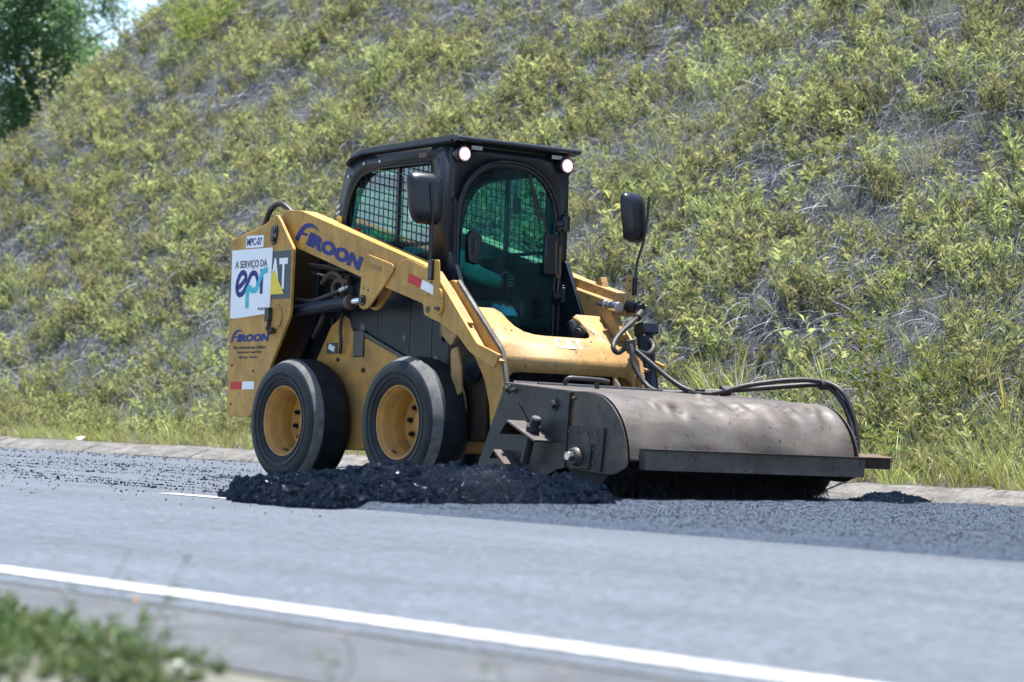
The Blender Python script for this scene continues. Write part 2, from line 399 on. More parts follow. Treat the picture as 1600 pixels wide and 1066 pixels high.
# the machine stands on a road with a slight crossfall: its frame is rolled and pitched by a degree or two
MR = Matrix(((.99992800, 0, -.01199971), (.00035994, .99955003, .02999334), (.01199431, -.02999550, .99947807)))
PIV = Vector((0, -.8, 0))
MACH = Matrix.Translation(PIV - MR @ PIV) @ MR.to_4x4()
SIDE = Matrix(((1, 0, 0, 0), (0, 0, -1, 0), (0, 1, 0, 0), (0, 0, 0, 1)))   # x right, y up, z towards -Y
def side_at(x, z, y, ang=0):
    return Matrix.Translation((x, y, z)) @ Matrix.Rotation(-ang, 4, 'Y') @ SIDE

# ================================================================== THE SETTING
CENTRE_Y, EDGE_Y, KERB_Y = -2.98, -6.235, 2.10
def road_z(y):
    if y >= -3.0: return -.015 * (y + .8)
    return .033 + .008 * (y + 3.0)
def strip(name, xs, ys, dz, m, kind=None, zf=road_z):
    bm = NB(); rows = [[bm.verts.new((x, y, zf(y) + dz)) for x in xs] for y in ys]
    for a, b in zip(rows, rows[1:]):
        for i in range(len(xs) - 1): bm.faces.new((a[i], a[i + 1], b[i + 1], b[i]))
    o = obj(name, bm, m); 
    if kind: tag(o, kind=kind)
    return o
XS = [-400, -120, -60, -30, -15, -5, 5, 15, 30, 80]
strip('road', XS, [EDGE_Y - .22, EDGE_Y, -4.5, -3.0, -1, 1, KERB_Y + .03], 0, ASPH, 'structure')
strip('road_shoulder', XS, [-7.14, -7.0, EDGE_Y - .20], -.004, SHLD, 'structure')
def near_z(x, y):
    return road_z(y) - .008 - .06 * max(0, -7.2 - y) + .02 * noise.noise((x * 1.3, y * 1.3, 3)) * min(1, max(0, -7.1 - y) * 3)
bm = NB(); nx, ny = 60, 24
gv = [[bm.verts.new((-20 + 60 * i / nx, -7.05 - 25 * (j / ny) ** 2, 0)) for i in range(nx + 1)] for j in range(ny + 1)]
for row in gv:
    for v in row: v.co.z = near_z(v.co.x, v.co.y)
for j in range(ny):
    for i in range(nx): bm.faces.new((gv[j][i], gv[j][i + 1], gv[j + 1][i + 1], gv[j + 1][i]))
tag(obj('near_verge', bm, DIRT), kind='structure')
# painted lines
def line(name, x0, x1, y, w, dz=.004, n=40, label=None):
    bm = NB(); rows = []
    for i in range(n + 1):
        x = x0 + (x1 - x0) * i / n
        jl = .004 * noise.noise((x * 7, 1, 0)); jr = .004 * noise.noise((x * 7, 5, 0))
        rows.append((bm.verts.new((x, y - w / 2 + jl, road_z(y - w / 2) + dz)), bm.verts.new((x, y + w / 2 + jr, road_z(y + w / 2) + dz))))
    for a, b in zip(rows, rows[1:]): bm.faces.new((a[0], b[0], b[1], a[1]))
    return tag(obj(name, bm, PAINT), kind='structure')
line('edge_line', -60, 40, EDGE_Y, .13, n=400)
for k in range(-9, 1): line('lane_dash', 2.3 + 8 * k, 3.5 + 8 * k, CENTRE_Y + .06, .11)

# kerb: sloping precast blocks with open joints
def kerb_z(x): return .052
kerb = empty('kerb', Matrix.Translation((0, KERB_Y, road_z(KERB_Y)))); tag(kerb, kind='structure')
kz = road_z(KERB_Y)
rng = random.Random(3)
for k in range(-44, 14):
    L = .985; x0 = k * 1.0 + .03
    dz, dy = rng.uniform(-.006, .006), rng.uniform(-.008, .008)
    bm = NB(); n = 5; rows = []
    prof = [(-.02, -.12), (-.02, .004), (.015, .03), (.20, .088), (.245, .094), (.33, .094), (.33, -.12)]
    for i in range(n + 1):
        x = x0 + L * i / n
        rows.append([bm.verts.new((x, y + dy + .006 * noise.noise((x * 3, y * 9, 1)), z + dz + .006 * noise.noise((x * 4, y * 9, 7)))) for y, z in prof])
    for a, b in zip(rows, rows[1:]):
        for j in range(len(prof)): bm.faces.new((a[j], b[j], b[(j + 1) % len(prof)], a[(j + 1) % len(prof)]))
    bm.faces.new(rows[0]); bm.faces.new(rows[-1][::-1])
    o = obj('kerb_block', bm, CONC, kerb, smooth=30, bevel=.004, seg=1)

# embankment terrain
VZ = kz + .088
def bank_z(x, y, nz=True):
    yf = 3.25 + .3 * max(0, -20.2 - x) ** 2
    if y < yf: z = VZ + .04 * max(0, y - 2.4)
    else:
        d = y - yf
        z = VZ + .04 * (yf - 2.4 if yf < 8 else 5) + (.9 * d - .9 * .35 * (1 - math.exp(-d / .35)))
        if yf > 8: z = max(z, VZ)
    if nz:
        a = min(1, max(0, (y - 2.9) / 1.0))
        z += a * (.16 * noise.noise((x * .9, y * 1.3, 2.0)) + .09 * noise.noise((x * 2.3, y * 2.7, 9.0)) + .35 * noise.noise((x * .22, y * .3, 5)))
    return z
bm = NB()
xs = [-60 + .35 * i for i in range(int(72 / .35))]
ys = [2.40 + 14.0 * (j / 70) ** 1.15 for j in range(71)]
gv = [[bm.verts.new((x, y, bank_z(x, y) if y > 2.5 else VZ)) for x in xs] for y in ys]
for a, b in zip(gv, gv[1:]):
    for i in range(len(xs) - 1): bm.faces.new((a[i], a[i + 1], b[i + 1], b[i]))
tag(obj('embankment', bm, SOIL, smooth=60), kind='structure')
# far country behind the end of the cutting
bm = NB()
gv = [[bm.verts.new((x, y, -.1 + .02 * (y - 16) + 1.5 * noise.noise((x * .02, y * .02, 4)))) for x in (-600, -300, -150, -80, -50)] for y in (2.4, 20, 60, 150, 400)]
for a, b in zip(gv, gv[1:]):
    for i in range(4): bm.faces.new((a[i], a[i + 1], b[i + 1], b[i]))
tag(obj('far_field', bm, SOIL), kind='structure')

# ------------------------------------------------------------------ scattering of uncountable ground cover
def plain_source(name, verts, faces, tints, m):
    me = bpy.data.meshes.new(name); me.from_pydata(verts, [], faces); me.materials.append(m)
    at = me.attributes.new('tint', 'FLOAT', 'FACE'); at.data.foreach_set('value', tints)
    return bpy.data.objects.new(name, me)
def scatter(name, pts, sources, parent=None):
    """pts: (location, euler, scale, source index). One object; the plants are geometry-node instances"""
    col = bpy.data.collections.new(name + '_sources')
    for i, s in enumerate(sources):
        s.name = '%s_%02d' % (name, i); col.objects.link(s)
    me = bpy.data.meshes.new(name); me.from_pydata([p[0] for p in pts], [], [])
    a = me.attributes.new('rot', 'FLOAT_VECTOR', 'POINT'); a.data.foreach_set('vector', [c for p in pts for c in p[1]])
    a = me.attributes.new('scl', 'FLOAT_VECTOR', 'POINT')
    a.data.foreach_set('vector', [c for p in pts for c in (p[2] if isinstance(p[2], tuple) else (p[2],) * 3)])
    a = me.attributes.new('idx', 'INT', 'POINT'); a.data.foreach_set('value', [p[3] for p in pts])
    o = bpy.data.objects.new(name, me); C.objects.link(o)
    ng = bpy.data.node_groups.new(name, 'GeometryNodeTree')
    ng.interface.new_socket('Geometry', in_out='INPUT', socket_type='NodeSocketGeometry')
    ng.interface.new_socket('Geometry', in_out='OUTPUT', socket_type='NodeSocketGeometry')
    N = ng.nodes; gi = N.new('NodeGroupInput'); go = N.new('NodeGroupOutput')
    ci = N.new('GeometryNodeCollectionInfo'); ci.inputs['Collection'].default_value = col
    ci.inputs['Separate Children'].default_value = True; ci.inputs['Reset Children'].default_value = True
    ip = N.new('GeometryNodeInstanceOnPoints'); ip.inputs['Pick Instance'].default_value = True
    def na(nm, t):
        n = N.new('GeometryNodeInputNamedAttribute'); n.data_type = t; n.inputs['Name'].default_value = nm; return n.outputs['Attribute']
    ng.links.new(gi.outputs[0], ip.inputs['Points']); ng.links.new(ci.outputs[0], ip.inputs['Instance'])
    ng.links.new(na('idx', 'INT'), ip.inputs['Instance Index']); ng.links.new(na('rot', 'FLOAT_VECTOR'), ip.inputs['Rotation'])
    ng.links.new(na('scl', 'FLOAT_VECTOR'), ip.inputs['Scale']); ng.links.new(ip.outputs[0], go.inputs[0])
    md = o.modifiers.new('scatter', 'NODES'); md.node_group = ng
    tag(o, kind='stuff')
    if parent: o.parent = parent
    return o
def add_leaf(V, F, T, p, d, up, L, w, tint, droop=.25):
    d = d.normalized(); s = d.cross(up)
    s = s.normalized() if s.length > 1e-4 else d.orthogonal().normalized()
    n = s.cross(d)
    i = len(V); q = p + d * L * .45 + n * L * .06; e = p + d * L - Vector((0, 0, L * droop))
    V += [tuple(p), tuple(q + s * w / 2), tuple(e), tuple(q - s * w / 2)]
    F += [(i, i + 1, i + 2), (i, i + 2, i + 3)]; T += [tint, tint]
def add_blade(V, F, T, p, d0, L, w, bend, tint, seg=3):
    """curved grass blade / strand, tapering"""
    d = d0.normalized(); s = d.cross(Vector((random.uniform(-1, 1), random.uniform(-1, 1), .2))).normalized()
    i0 = len(V)
    for k in range(seg + 1):
        t = k / seg; ww = w * (1 - t) ** .6 * .5
        if k == seg: V.append(tuple(p))
        else: V.append(tuple(p - s * ww)); V.append(tuple(p + s * ww))
        d = (d + bend / seg).normalized(); p = p + d * L / seg
    for k in range(seg - 1):
        a = i0 + 2 * k; F.append((a, a + 1, a + 3, a + 2)); T.append(tint)
    a = i0 + 2 * (seg - 1); F.append((a, a + 1, a + 2)); T.append(tint)
def leafy_tuft(rad=.20, hgt=.30, stems=15, lps=13, L=.075, w=.013, m=None):
    V, F, T = [], [], []
    for s in range(stems):
        a = random.uniform(0, 6.28); r = rad * math.sqrt(random.random()) * .7
        p = Vector((math.cos(a) * r, math.sin(a) * r, -.03))
        d = Vector((math.cos(a) * random.uniform(.1, .9), math.sin(a) * random.uniform(.1, .9), 1)).normalized()
        h = hgt * random.uniform(.5, 1.15); st = random.random()
        for k in range(lps):
            t = random.uniform(.2, 1)
            q = p + d * h * t + Vector((0, 0, -.12 * h * t * t))
            b = random.uniform(0, 6.28)
            ld = Vector((math.cos(b), math.sin(b), random.uniform(.0, 1.3))) + d * .5
            add_leaf(V, F, T, q, ld, Vector((0, 0, 1)), L * random.uniform(.6, 1.35), w * random.uniform(.7, 1.3), min(1, max(0, .2 * st + .9 * random.random() ** 1.5 + .35 * (t - .6))))  # tint rises along the stem, painting lit tips over shaded inner leaves
        V0 = len(V)
        s_ = d.orthogonal().normalized() * .003
        e = p + d * h
        V += [tuple(p - s_), tuple(p + s_), tuple(e)]; F.append((V0, V0 + 1, V0 + 2)); T.append(.8)
    return plain_source('tuft', V, F, T, m)
def thatch(rad=.28, n=85, L=.30, w=.006, m=None, lift=.5):
    V, F, T = [], [], []
    for k in range(n):
        a = random.uniform(0, 6.28); r = rad * math.sqrt(random.random())
        p = Vector((math.cos(a) * r, math.sin(a) * r, random.uniform(-.03, .04)))
        b = random.uniform(0, 6.28)
        d = Vector((math.cos(b), math.sin(b) - .35, random.uniform(.1, 1.1) * lift + .1))
        add_blade(V, F, T, p, d, L * random.uniform(.5, 1.3), w * random.uniform(.6, 1.3), Vector((random.uniform(-.7, .7), random.uniform(-.9, .4), -random.uniform(.4, 1.5))), random.random(), 3)
    return plain_source('thatch', V, F, T, m)
def blade_tuft(rad=.10, n=45, L=.34, w=.009, m=None, spread=.5):
    V, F, T = [], [], []
    st = random.random()
    for k in range(n):
        a = random.uniform(0, 6.28); r = rad * math.sqrt(random.random())
        p = Vector((math.cos(a) * r, math.sin(a) * r, -.02))
        d = Vector((math.cos(a) * random.uniform(0, spread) + random.uniform(-.15, .15), math.sin(a) * random.uniform(0, spread) + random.uniform(-.15, .15), 1))
        add_blade(V, F, T, p, d, L * random.uniform(.45, 1.2), w * random.uniform(.6, 1.3), Vector((math.cos(a) * .9, math.sin(a) * .9, -random.uniform(.1, .9))) * random.uniform(.2, 1.0), min(1, .4 * st + .7 * random.random()), 4)
    return plain_source('blades', V, F, T, m)

# ---- bank cover
leafs = [leafy_tuft(.15, random.uniform(.20, .34), 17, 19, .058, .0080, LEAF) for _ in range(7)] + [blade_tuft(.15, 60, random.uniform(.20, .30), .0055, FINE, .8) for _ in range(4)]
dens = lambda x, y: noise.noise((x * .95 + y * .35, y * 1.25, 21.0)) + .55 * noise.noise((x * 2.4, y * 2.6, 4.0))
P1, P2, P3 = [], [], []
rb = random.Random(11)
def in_view(x, y, z, mx=260):
    d = Vector((x, y, z)) - CAM_POS; zz = d.dot(FWD)
    if zz < 2: return False
    px = 800 + 4300 * d.dot(RIGHT) / zz; py = 533 + 4300 * d.dot(DOWN) / zz
    return -mx < px < 1600 + mx and -mx * .7 < py < 1066 + mx
x = -27.0
while x < 9:
    y = 2.9
    while y < 14:
        X = x + rb.uniform(-.1, .1); Y = y + rb.uniform(-.1, .1); z = bank_z(X, Y)
        if in_view(X, Y, z):
            d = dens(X, Y); up_slope = (Y > 3.4)
            pl = .86 + 1.25 * d
            if rb.random() < pl * (1.0 if up_slope else .5):
                s = rb.uniform(.65, 1.15) * (1 + .45 * max(0, d))
                P1.append(((X, Y, z), (rb.uniform(-.25, .35), rb.uniform(-.25, .25), rb.uniform(0, 6.28)), (lambda q: (q * .95, q * .95, q * 1.3))(s * (1.35 if rb.random() < .10 else 1)), rb.randrange(7) if rb.random() < .78 + .5 * noise.noise((X * .5, Y * .6, 40)) else 7 + rb.randrange(4)))
            if up_slope and rb.random() < .80 + .4 * noise.noise((X * 1.1, Y * 1.4, 60)):
                P2.append(((X + rb.uniform(-.1, .1), Y + rb.uniform(-.1, .1), z + .01), (R(38) + rb.uniform(-.2, .2), rb.uniform(-.2, .2), rb.uniform(-.5, .5)), rb.uniform(.8, 1.35), rb.randrange(5)))
        y += .165
    x += .165
scatter('bank_foliage', P1, leafs)
scatter('dry_grass', P2, [thatch(.28, 90, .24, .0050, DRY, .9) for _ in range(5)])
# ---- verge grass between the kerb and the bank
rb = random.Random(5)
x = -24.0
while x < 9:
    y = 2.44
    while y < 4.4:
        X = x + rb.uniform(-.07, .07); Y = y + rb.uniform(-.06, .06); z = bank_z(X, Y) if Y > 2.5 else VZ
        if in_view(X, Y, z):
            pr = .9 if Y < 3.4 else .9 - (Y - 3.4) * .8
            pr *= .75 + .6 * noise.noise((X * .8, Y, 2))
            if rb.random() < pr:
                s = rb.uniform(.55, 1.15) * (1.35 if X > -4 else .95) * (.7 if Y < 2.6 else 1)
                P3.append(((X, Y, z), (rb.uniform(-.25, .25), rb.uniform(-.25, .25), rb.uniform(0, 6.28)), s, rb.randrange(8)))
        y += .15
    x += .15
scatter('verge_grass', P3, [blade_tuft(.10, 42, random.uniform(.22, .42), .009, GRASS) for _ in range(5)] + [blade_tuft(.14, 40, .28, .006, DRYG, .9) for _ in range(3)])
print('SCATTER', len(P1), len(P2), len(P3))

# ================================================================== SKID STEER LOADER
LD = empty('skid_steer_loader', MACH)
tag(LD, 'yellow and black skid steer loader with wire-screened cab, sweeping asphalt on the road', 'loader')
def part(name, bm, m, parent=None, **k): return obj(name, bm, m, parent or LD, **k)

# ---- wheels
WR, WZ = .405, .392
def make_wheel(cx, s):
    """s=-1: outer face towards -y"""
    o = s * .80
    Y = lambda d: o - s * d            # d = depth inwards from the outer face
    w = empty_local('wheel', (cx, o - s * .15, WZ))
    def L(prof): return [(r, Y(d) - (o - s * .15)) for r, d in prof]
    tp = [(.222, .055), (.226, .028), (.236, .016), (.250, .010), (.254, .015), (.266, .013), (.270, .006), (.292, .002), (.296, .007), (.304, .006), (.308, .000), (.330, .001), (.345, .004),
          (.368, .012), (.376, .020), (.398, .066), (.404, .080), (WR, .10), (WR + .002, .16), (WR, .225), (.404, .24), (.398, .255), (.376, .295), (.345, .312), (.30, .316), (.24, .30), (.222, .28)]
    mi = [0] * len(tp); i_s = tp.index((.376, .020)); mi[i_s] = 1; mi[i_s + 1] = 1
    bm = lathe_y(NB(), L(tp), 0, 0, 72, close=True, mats=mi)
    t = obj('tyre', bm, RUB, w, smooth=40); t.data.materials.append(RUBS)
    rp = [(.224, .052), (.230, .028), (.227, .022), (.219, .024), (.214, .038), (.208, .046), (.200, .058), (.197, .105), (.188, .120), (.183, .135), (.180, .205), (.150, .214), (.075, .212), (.068, .206), (.064, .185), (.030, .180), (.002, .180)]
    rim = obj('rim', lathe_y(NB(), L(rp), 0, 0, 64), RIMY, w, smooth=40)
    yb = Y(.206) - (o - s * .15)
    for k in range(8):
        a = 2 * math.pi * (k + .3) / 8; bm = NB()
        p = Vector((.115 * math.cos(a), yb, .115 * math.sin(a)))
        cyl(bm, p, p + Vector((0, s * .018, 0)), .017, n=6); cyl(bm, p + Vector((0, s * .018, 0)), p + Vector((0, s * .03, 0)), .009, n=8)
        obj('wheel_nut', bm, BLK_P, w, smooth=0)
    bm = NB(); p = Vector((.02, Y(.06) - (o - s * .15), -.19)); cyl(bm, p, p + Vector((0, s * .035, .01)), .008, n=8)
    obj('valve_stem', bm, HOSE_B, w)
    return w
def empty_local(name, loc, parent=None):
    e = bpy.data.objects.new(name, None); e.empty_display_size = .1; C.objects.link(e); e.parent = parent or LD; e.location = loc
    return e
w_first = make_wheel(.04, -1)
w2 = copy_tree(w_first, LD); w2.location = (1.34, -.65, WZ); w2.rotation_euler.y = R(23)
for cx in (.04, 1.34):
    wl_ = copy_tree(w_first, LD); wl_.location = (cx, .65, WZ); wl_.rotation_euler = (0, 0, math.pi)

# ---- chassis
CH = rpoly([(-.62, .27), (-.62, .70), (-.06, .80), (.10, 1.02), (.24, 1.09), (.31, 1.06), (.34, .99), (.45, .955), (.96, .79), (1.40, .68), (1.46, .30), (1.40, .22), (-.50, .22)], .02)
bm = NB(); prism(bm, CH, -.47, .47)
chs = part('chassis', bm, YEL_D, bevel=.006)
for s in (-1, 1):
    for cx in (.04, 1.34):
        bm = NB(); cyl(bm, (cx, s * .46, WZ), (cx, s * .57, WZ), .12, n=24); obj('axle', bm, BLK, chs)
bm = NB(); box(bm, (.44, -.476, .90), (.12, .012, .17)); obj('cover_plate', bm, BLK, chs, bevel=.004)
bm = NB(); box(bm, (.13, -.474, .875), (.12, .006, .07)); obj('warning_sticker', bm, DGREY, chs)
bm = NB(); box(bm, (.13, -.479, .878), (.07, .004, .035), Euler((0, .3, 0))); obj('warning_print', bm, WHT, chs)
bm = NB(); tube(bm, catmull([(.26, -.49, 1.10), (.265, -.505, 1.0), (.27, -.50, .90), (.25, -.49, .84)]), .012); obj('latch_rod', bm, STL_D, chs)
bm = NB(); cyl(bm, (.50, -.47, .73), (.50, -.482, .73), .016, n=12); cyl(bm, (.20, -.47, .80), (.20, -.482, .80), .012, n=12); obj('plug', bm, BLK, chs)
# dark engine-side panel above the chassis
DP = [(.33, 1.005), (.45, .965), (.97, .803), (1.60, .66), (1.66, .98), (1.40, 1.46), (.30, 1.46), (.02, 1.30), (.02, 1.10)]
bm = NB(); prism(bm, rpoly(DP, .02), -.462, -.432)
dp = part('side_panel', bm, BLK_M, bevel=.005)
bm = NB(); prism(bm, rpoly(DP, .02), .432, .462); part('side_panel', bm, BLK_M, bevel=.005)
bm = NB(); prism(bm, [(.50, .975), (1.0, .80), (1.0, .775), (.50, .945)], -.478, -.460); obj('panel_lip', bm, BLK, dp, bevel=.003)
bm = NB()
for x, z, r in ((.93, .93, .022), (.46, 1.0, .03), (1.28, .80, .02)): cyl(bm, (x, -.455, z), (x, -.4645, z), r, n=16)
obj('access_hole', bm, BLK_P, dp)
for x in (.62, .98, 1.22):
    bm = NB(); box(bm, (x, -.4635, 1.13 - .18 * (x - .6)), (.006, .003, .46)); obj('panel_seam', bm, BLK, dp, smooth=0)
# engine house at the back between the towers
bm = NB(); prism(bm, rpoly([(-.80, .40), (-.80, 1.42), (-.70, 1.50), (.05, 1.50), (.05, .95), (-.3, .4)], .03), -.43, .43)
part('engine_house', bm, BLK, bevel=.01)
# hoses seen below the lift arm
HB = empty_local('engine_hose', (0, 0, 0))
bm = NB(); tube(bm, catmull([(.02, -.50, 1.30), (.14, -.51, 1.36), (.26, -.51, 1.33), (.30, -.51, 1.24), (.25, -.50, 1.19), (.18, -.50, 1.21), (.16, -.5, 1.27), (.22, -.51, 1.31), (.34, -.5, 1.30)]), .018)
h0 = part('coiled_hose', bm, HOSE_B)
bpy.data.objects.remove(HB)
for P, r, m in (([(-.15, -.58, 1.19), (.05, -.6, 1.175), (.22, -.6, 1.20), (.40, -.6, 1.235)], .016, HOSE), ([(-.1, -.52, 1.42), (.1, -.52, 1.40), (.3, -.5, 1.38), (.42, -.48, 1.42)], .014, HOSE),
                ([(-.1, -.5, 1.37), (.15, -.5, 1.33), (.34, -.49, 1.33)], .012, HOSE), ([(-.05, -.50, .95), (.02, -.52, 1.0), (.08, -.52, 1.08), (.06, -.5, 1.15)], .02, HOSE)):
    bm = NB(); tube(bm, catmull(P), r); part('hydraulic_line', bm, m)
bm = NB(); cyl(bm, (.40, -.6, 1.235), (.46, -.6, 1.25), .02, n=12); cyl(bm, (.46, -.6, 1.25), (.49, -.6, 1.258), .014, n=12); part('hose_fitting', bm, STL_B)

# ---- rear towers
TW = [(-.808, 1.605), (-.395, 1.687), (-.275, 1.742), (-.245, 1.748), (-.205, 1.715), (-.027, 1.515), (-.029, 1.49), (-.036, 1.08), (-.235, .783), (-.40, .50), (-.50, .415), (-.782, .418)]
for s in (-1, 1):
    bm = NB(); prism(bm, rpoly(TW, [.01, .05, .04, .03, .04, .02, .02, .05, .03, .05, .02, .02]), s * .70, s * .678)
    tw = part('rear_tower', bm, YEL, bevel=.004)
    bm = NB(); prism(bm, rpoly(TW, .015), s * .50, s * .48); obj('inner_plate', bm, BLK_M, tw, bevel=.004)
    bm = NB(); prism(bm, [(-.808, 1.60), (-.79, 1.604), (-.765, .42), (-.782, .42)], s * .679, s * .499); obj('rear_wall', bm, YEL_D, tw)
    if s < 0:
        TWR = tw
        # pin cover, latch, sockets
        bm = NB(); prism(bm, rpoly([(-.30, 1.665), (-.235, 1.685), (-.215, 1.65), (-.235, 1.56), (-.275, 1.545), (-.30, 1.58)], .025), -.712, -.699); pc = obj('pin_cover', bm, BLK_P, tw, bevel=.004)
        bm = NB(); cyl(bm, (-.262, -.712, 1.585), (-.262, -.722, 1.585), .016, n=10); cyl(bm, (-.255, -.712, 1.645), (-.255, -.719, 1.645), .018, n=12); obj('pin_bolt', bm, STL_D, tw)
        bm = NB(); cyl(bm, (-.215, -.699, 1.075), (-.215, -.708, 1.075), .085, n=28); cv = obj('round_cover', bm, YEL, tw, bevel=.003)
        bm = NB(); box(bm, (-.27, -.722, 1.09), (.055, .03, .09)); cyl(bm, (-.27, -.71, 1.05), (-.255, -.735, .985), .014, n=8); cyl(bm, (-.255, -.72, .975), (-.20, -.72, .985), .02, n=10)
        obj('latch_handle', bm, STL_D, tw, bevel=.006)
        bm = NB()
        for x, z in ((-.74, .76), (-.735, .50), (-.47, .72)): cyl(bm, (x, -.699, z), (x, -.7025, z), .011, n=10)
        obj('bolt_hole', bm, BLK_P, tw)
bm = NB(); box(bm, (-.80, 0, .82), (.05, .96, .80)); part('rear_door', bm, YEL_D, bevel=.02)
bm = NB(); box(bm, (-.85, -.42, .47), (.12, .28, .05)); part('rear_bumper', bm, STL_D, bevel=.01)
bm = NB(); tube(bm, catmull([(-.56, -.60, 1.60), (-.54, -.60, 1.72), (-.47, -.60, 1.81), (-.36, -.60, 1.835), (-.26, -.58, 1.78), (-.18, -.57, 1.70), (-.14, -.56, 1.58)]), .019)
part('looped_hose', bm, HOSE)

# ---- decals on the right tower
S = lambda x, z, d=.0, ang=0: side_at(x, z, -.70 - d, ang)
sg = flat_shape('asset_plate', [[(0, 0), (.215, 0), (.217, .080), (.003, .082)]], S(-.610, 1.541), WHT, TWR, .004)
place_text('plate_lettering', 'MPC-07', S(-.595, 1.556, .004), .185, .050, NAVY, TWR, offset=.012)
dc = flat_shape('badge_decal', [[(0, 0), (.755, -.004), (.749, .312), (.004, .316)]], S(-.803, 1.195), DGREY, TWR, .0015)
place_text('badge_lettering', 'AT', S(-.30, 1.255, .0015), .215, .205, WHT, TWR, offset=.03)
flat_shape('badge_triangle', [[(0, 0), (.17, 0), (.04, .16), (0, .13)]], S(-.285, 1.222, .0045), TRIY, TWR, .0015)
sn = flat_shape('service_sign', [[(.005, .0), (.06, -.006), (.475, .02), (.498, .06), (.508, .455), (.0, .455)]], S(-.780, 1.078, .002), WHT, TWR, .005)
place_text('sign_heading', 'A SERVIÇO DA', S(-.730, 1.398, .007), .40, .060, INK, TWR, offset=.008)
# the three-letter ribbon emblem: e, p and r drawn as broad strokes
EM = S(-.715, 1.135, .0072)
e_st = [(.020, .140), (.075, .165), (.125, .205), (.105, .240), (.062, .238), (.025, .195), (.012, .145), (.030, .105), (.068, .098), (.105, .118), (.150, .175), (.190, .228), (.225, .236)]
p_st = [(.205, .238), (.240, .228), (.262, .195)]
flat_shape('emblem_navy', ribbon2d(e_st, .036) + ribbon2d([(.215, .238), (.25, .228), (.275, .18), (.268, .14)], .034) + [[(.305, .095), (.340, .095), (.340, .255), (.305, .262)]], EM, NAVY, TWR, .0012)
flat_shape('emblem_teal', ribbon2d([(.150, .005), (.150, .06), (.152, .115), (.172, .138), (.215, .120), (.262, .130), (.300, .185), (.340, .240), (.392, .252)], .038), EM @ Matrix.Translation((0, 0, .0016)), TEAL, TWR, .0012)
place_text('sign_footer', 'IGUAÇU', S(-.425, 1.118, .007), .10, .022, INK, TWR, offset=.004)
def swoosh(name, M4, w, h, m, parent, depth=.002):
    """company lettering: a road-like F sweep followed by the rest of the word"""
    st = [(0, 0), (.05, .30), (.13, .60), (.25, .82), (.42, .90), (.62, .82)]
    W = [.16, .155, .14, .115, .075, .01]
    P = catmull([(x * w * .48, y * h, 0) for x, y in st], 5); qs = []; L, Rr = [], []
    for i, p in enumerate(P):
        t = (P[min(i + 1, len(P) - 1)] - P[max(i - 1, 0)]).normalized(); nn = Vector((-t.y, t.x, 0))
        f = i / (len(P) - 1) * (len(W) - 1); k = min(int(f), len(W) - 2); ww = (W[k] + (W[k + 1] - W[k]) * (f - k)) * h * 1.75
        L.append(p + nn * ww / 2); Rr.append(p - nn * ww / 2)
    for i in range(len(P) - 1): qs.append([(L[i].x, L[i].y), (Rr[i].x, Rr[i].y), (Rr[i + 1].x, Rr[i + 1].y), (L[i + 1].x, L[i + 1].y)])
    qs.append([(w * .055, h * .33), (w * .135, h * .36), (w * .145, h * .48), (w * .07, h * .45)])
    flat_shape(name, qs, M4, m, parent, depth)
    place_text(name, 'IROON', M4 @ Matrix.Translation((w * .15, 0, 0)), w * .85, h * .62, m, parent, offset=.065, shear=.15, depth=depth, spacing=1.02)
swoosh('company_lettering', S(-.755, .915), .475, .085, NAVY, TWR, .0025)
for i, (t_, x0, w_) in enumerate((('Micro Revestimento Asfáltico', -.725, .40), ('Tratamento Superficial', -.685, .31), ('Maringá - Paraná', -.65, .225))):
    place_text('small_print', t_, S(x0, .868 - i * .034, 0), w_, .022, INK, TWR, offset=.004, depth=.002)
rf = flat_shape('reflector_strip', [[(0, 0), (.15, 0), (.15, .052), (0, .052)]], S(-.748, .599), RED, TWR, .002)
flat_shape('white_reflector', [[(.15, 0), (.30, 0), (.30, .052), (.15, .052)]], S(-.748, .599), WHT, TWR, .002)

# ---- lift arms
UP = [(-.31, 1.72), (-.25, 1.784), (-.05, 1.771), (1.36, 1.366), (1.50, 1.30), (1.58, 1.222), (1.94, .872), (2.17, .800), (2.115, .725), (1.875, .815), (1.748, .918), (1.552, 1.003), (1.44, 1.036), (1.385, 1.055), (1.375, 1.122), (.705, 1.303), (-.081, 1.526), (-.20, 1.57), (-.30, 1.64)]
UPR = [.04, .06, .03, .04, .04, .02, .02, .006, .006, .05, .03, .02, .03, .02, .02, .02, .04, .06, .05]
BEAM = [(-.31, 1.72), (-.25, 1.784), (-.05, 1.771), (1.36, 1.366), (1.385, 1.12), (.705, 1.303), (-.081, 1.526), (-.20, 1.57), (-.30, 1.64)]
LEG = [(1.45, 1.24), (1.535, 1.270), (1.57, 1.262), (2.03, .838), (2.05, .815), (2.105, .61), (2.09, .25), (1.98, .25), (1.975, .37), (1.955, .515), (1.90, .66), (1.80, .79), (1.70, .90), (1.45, 1.03)]
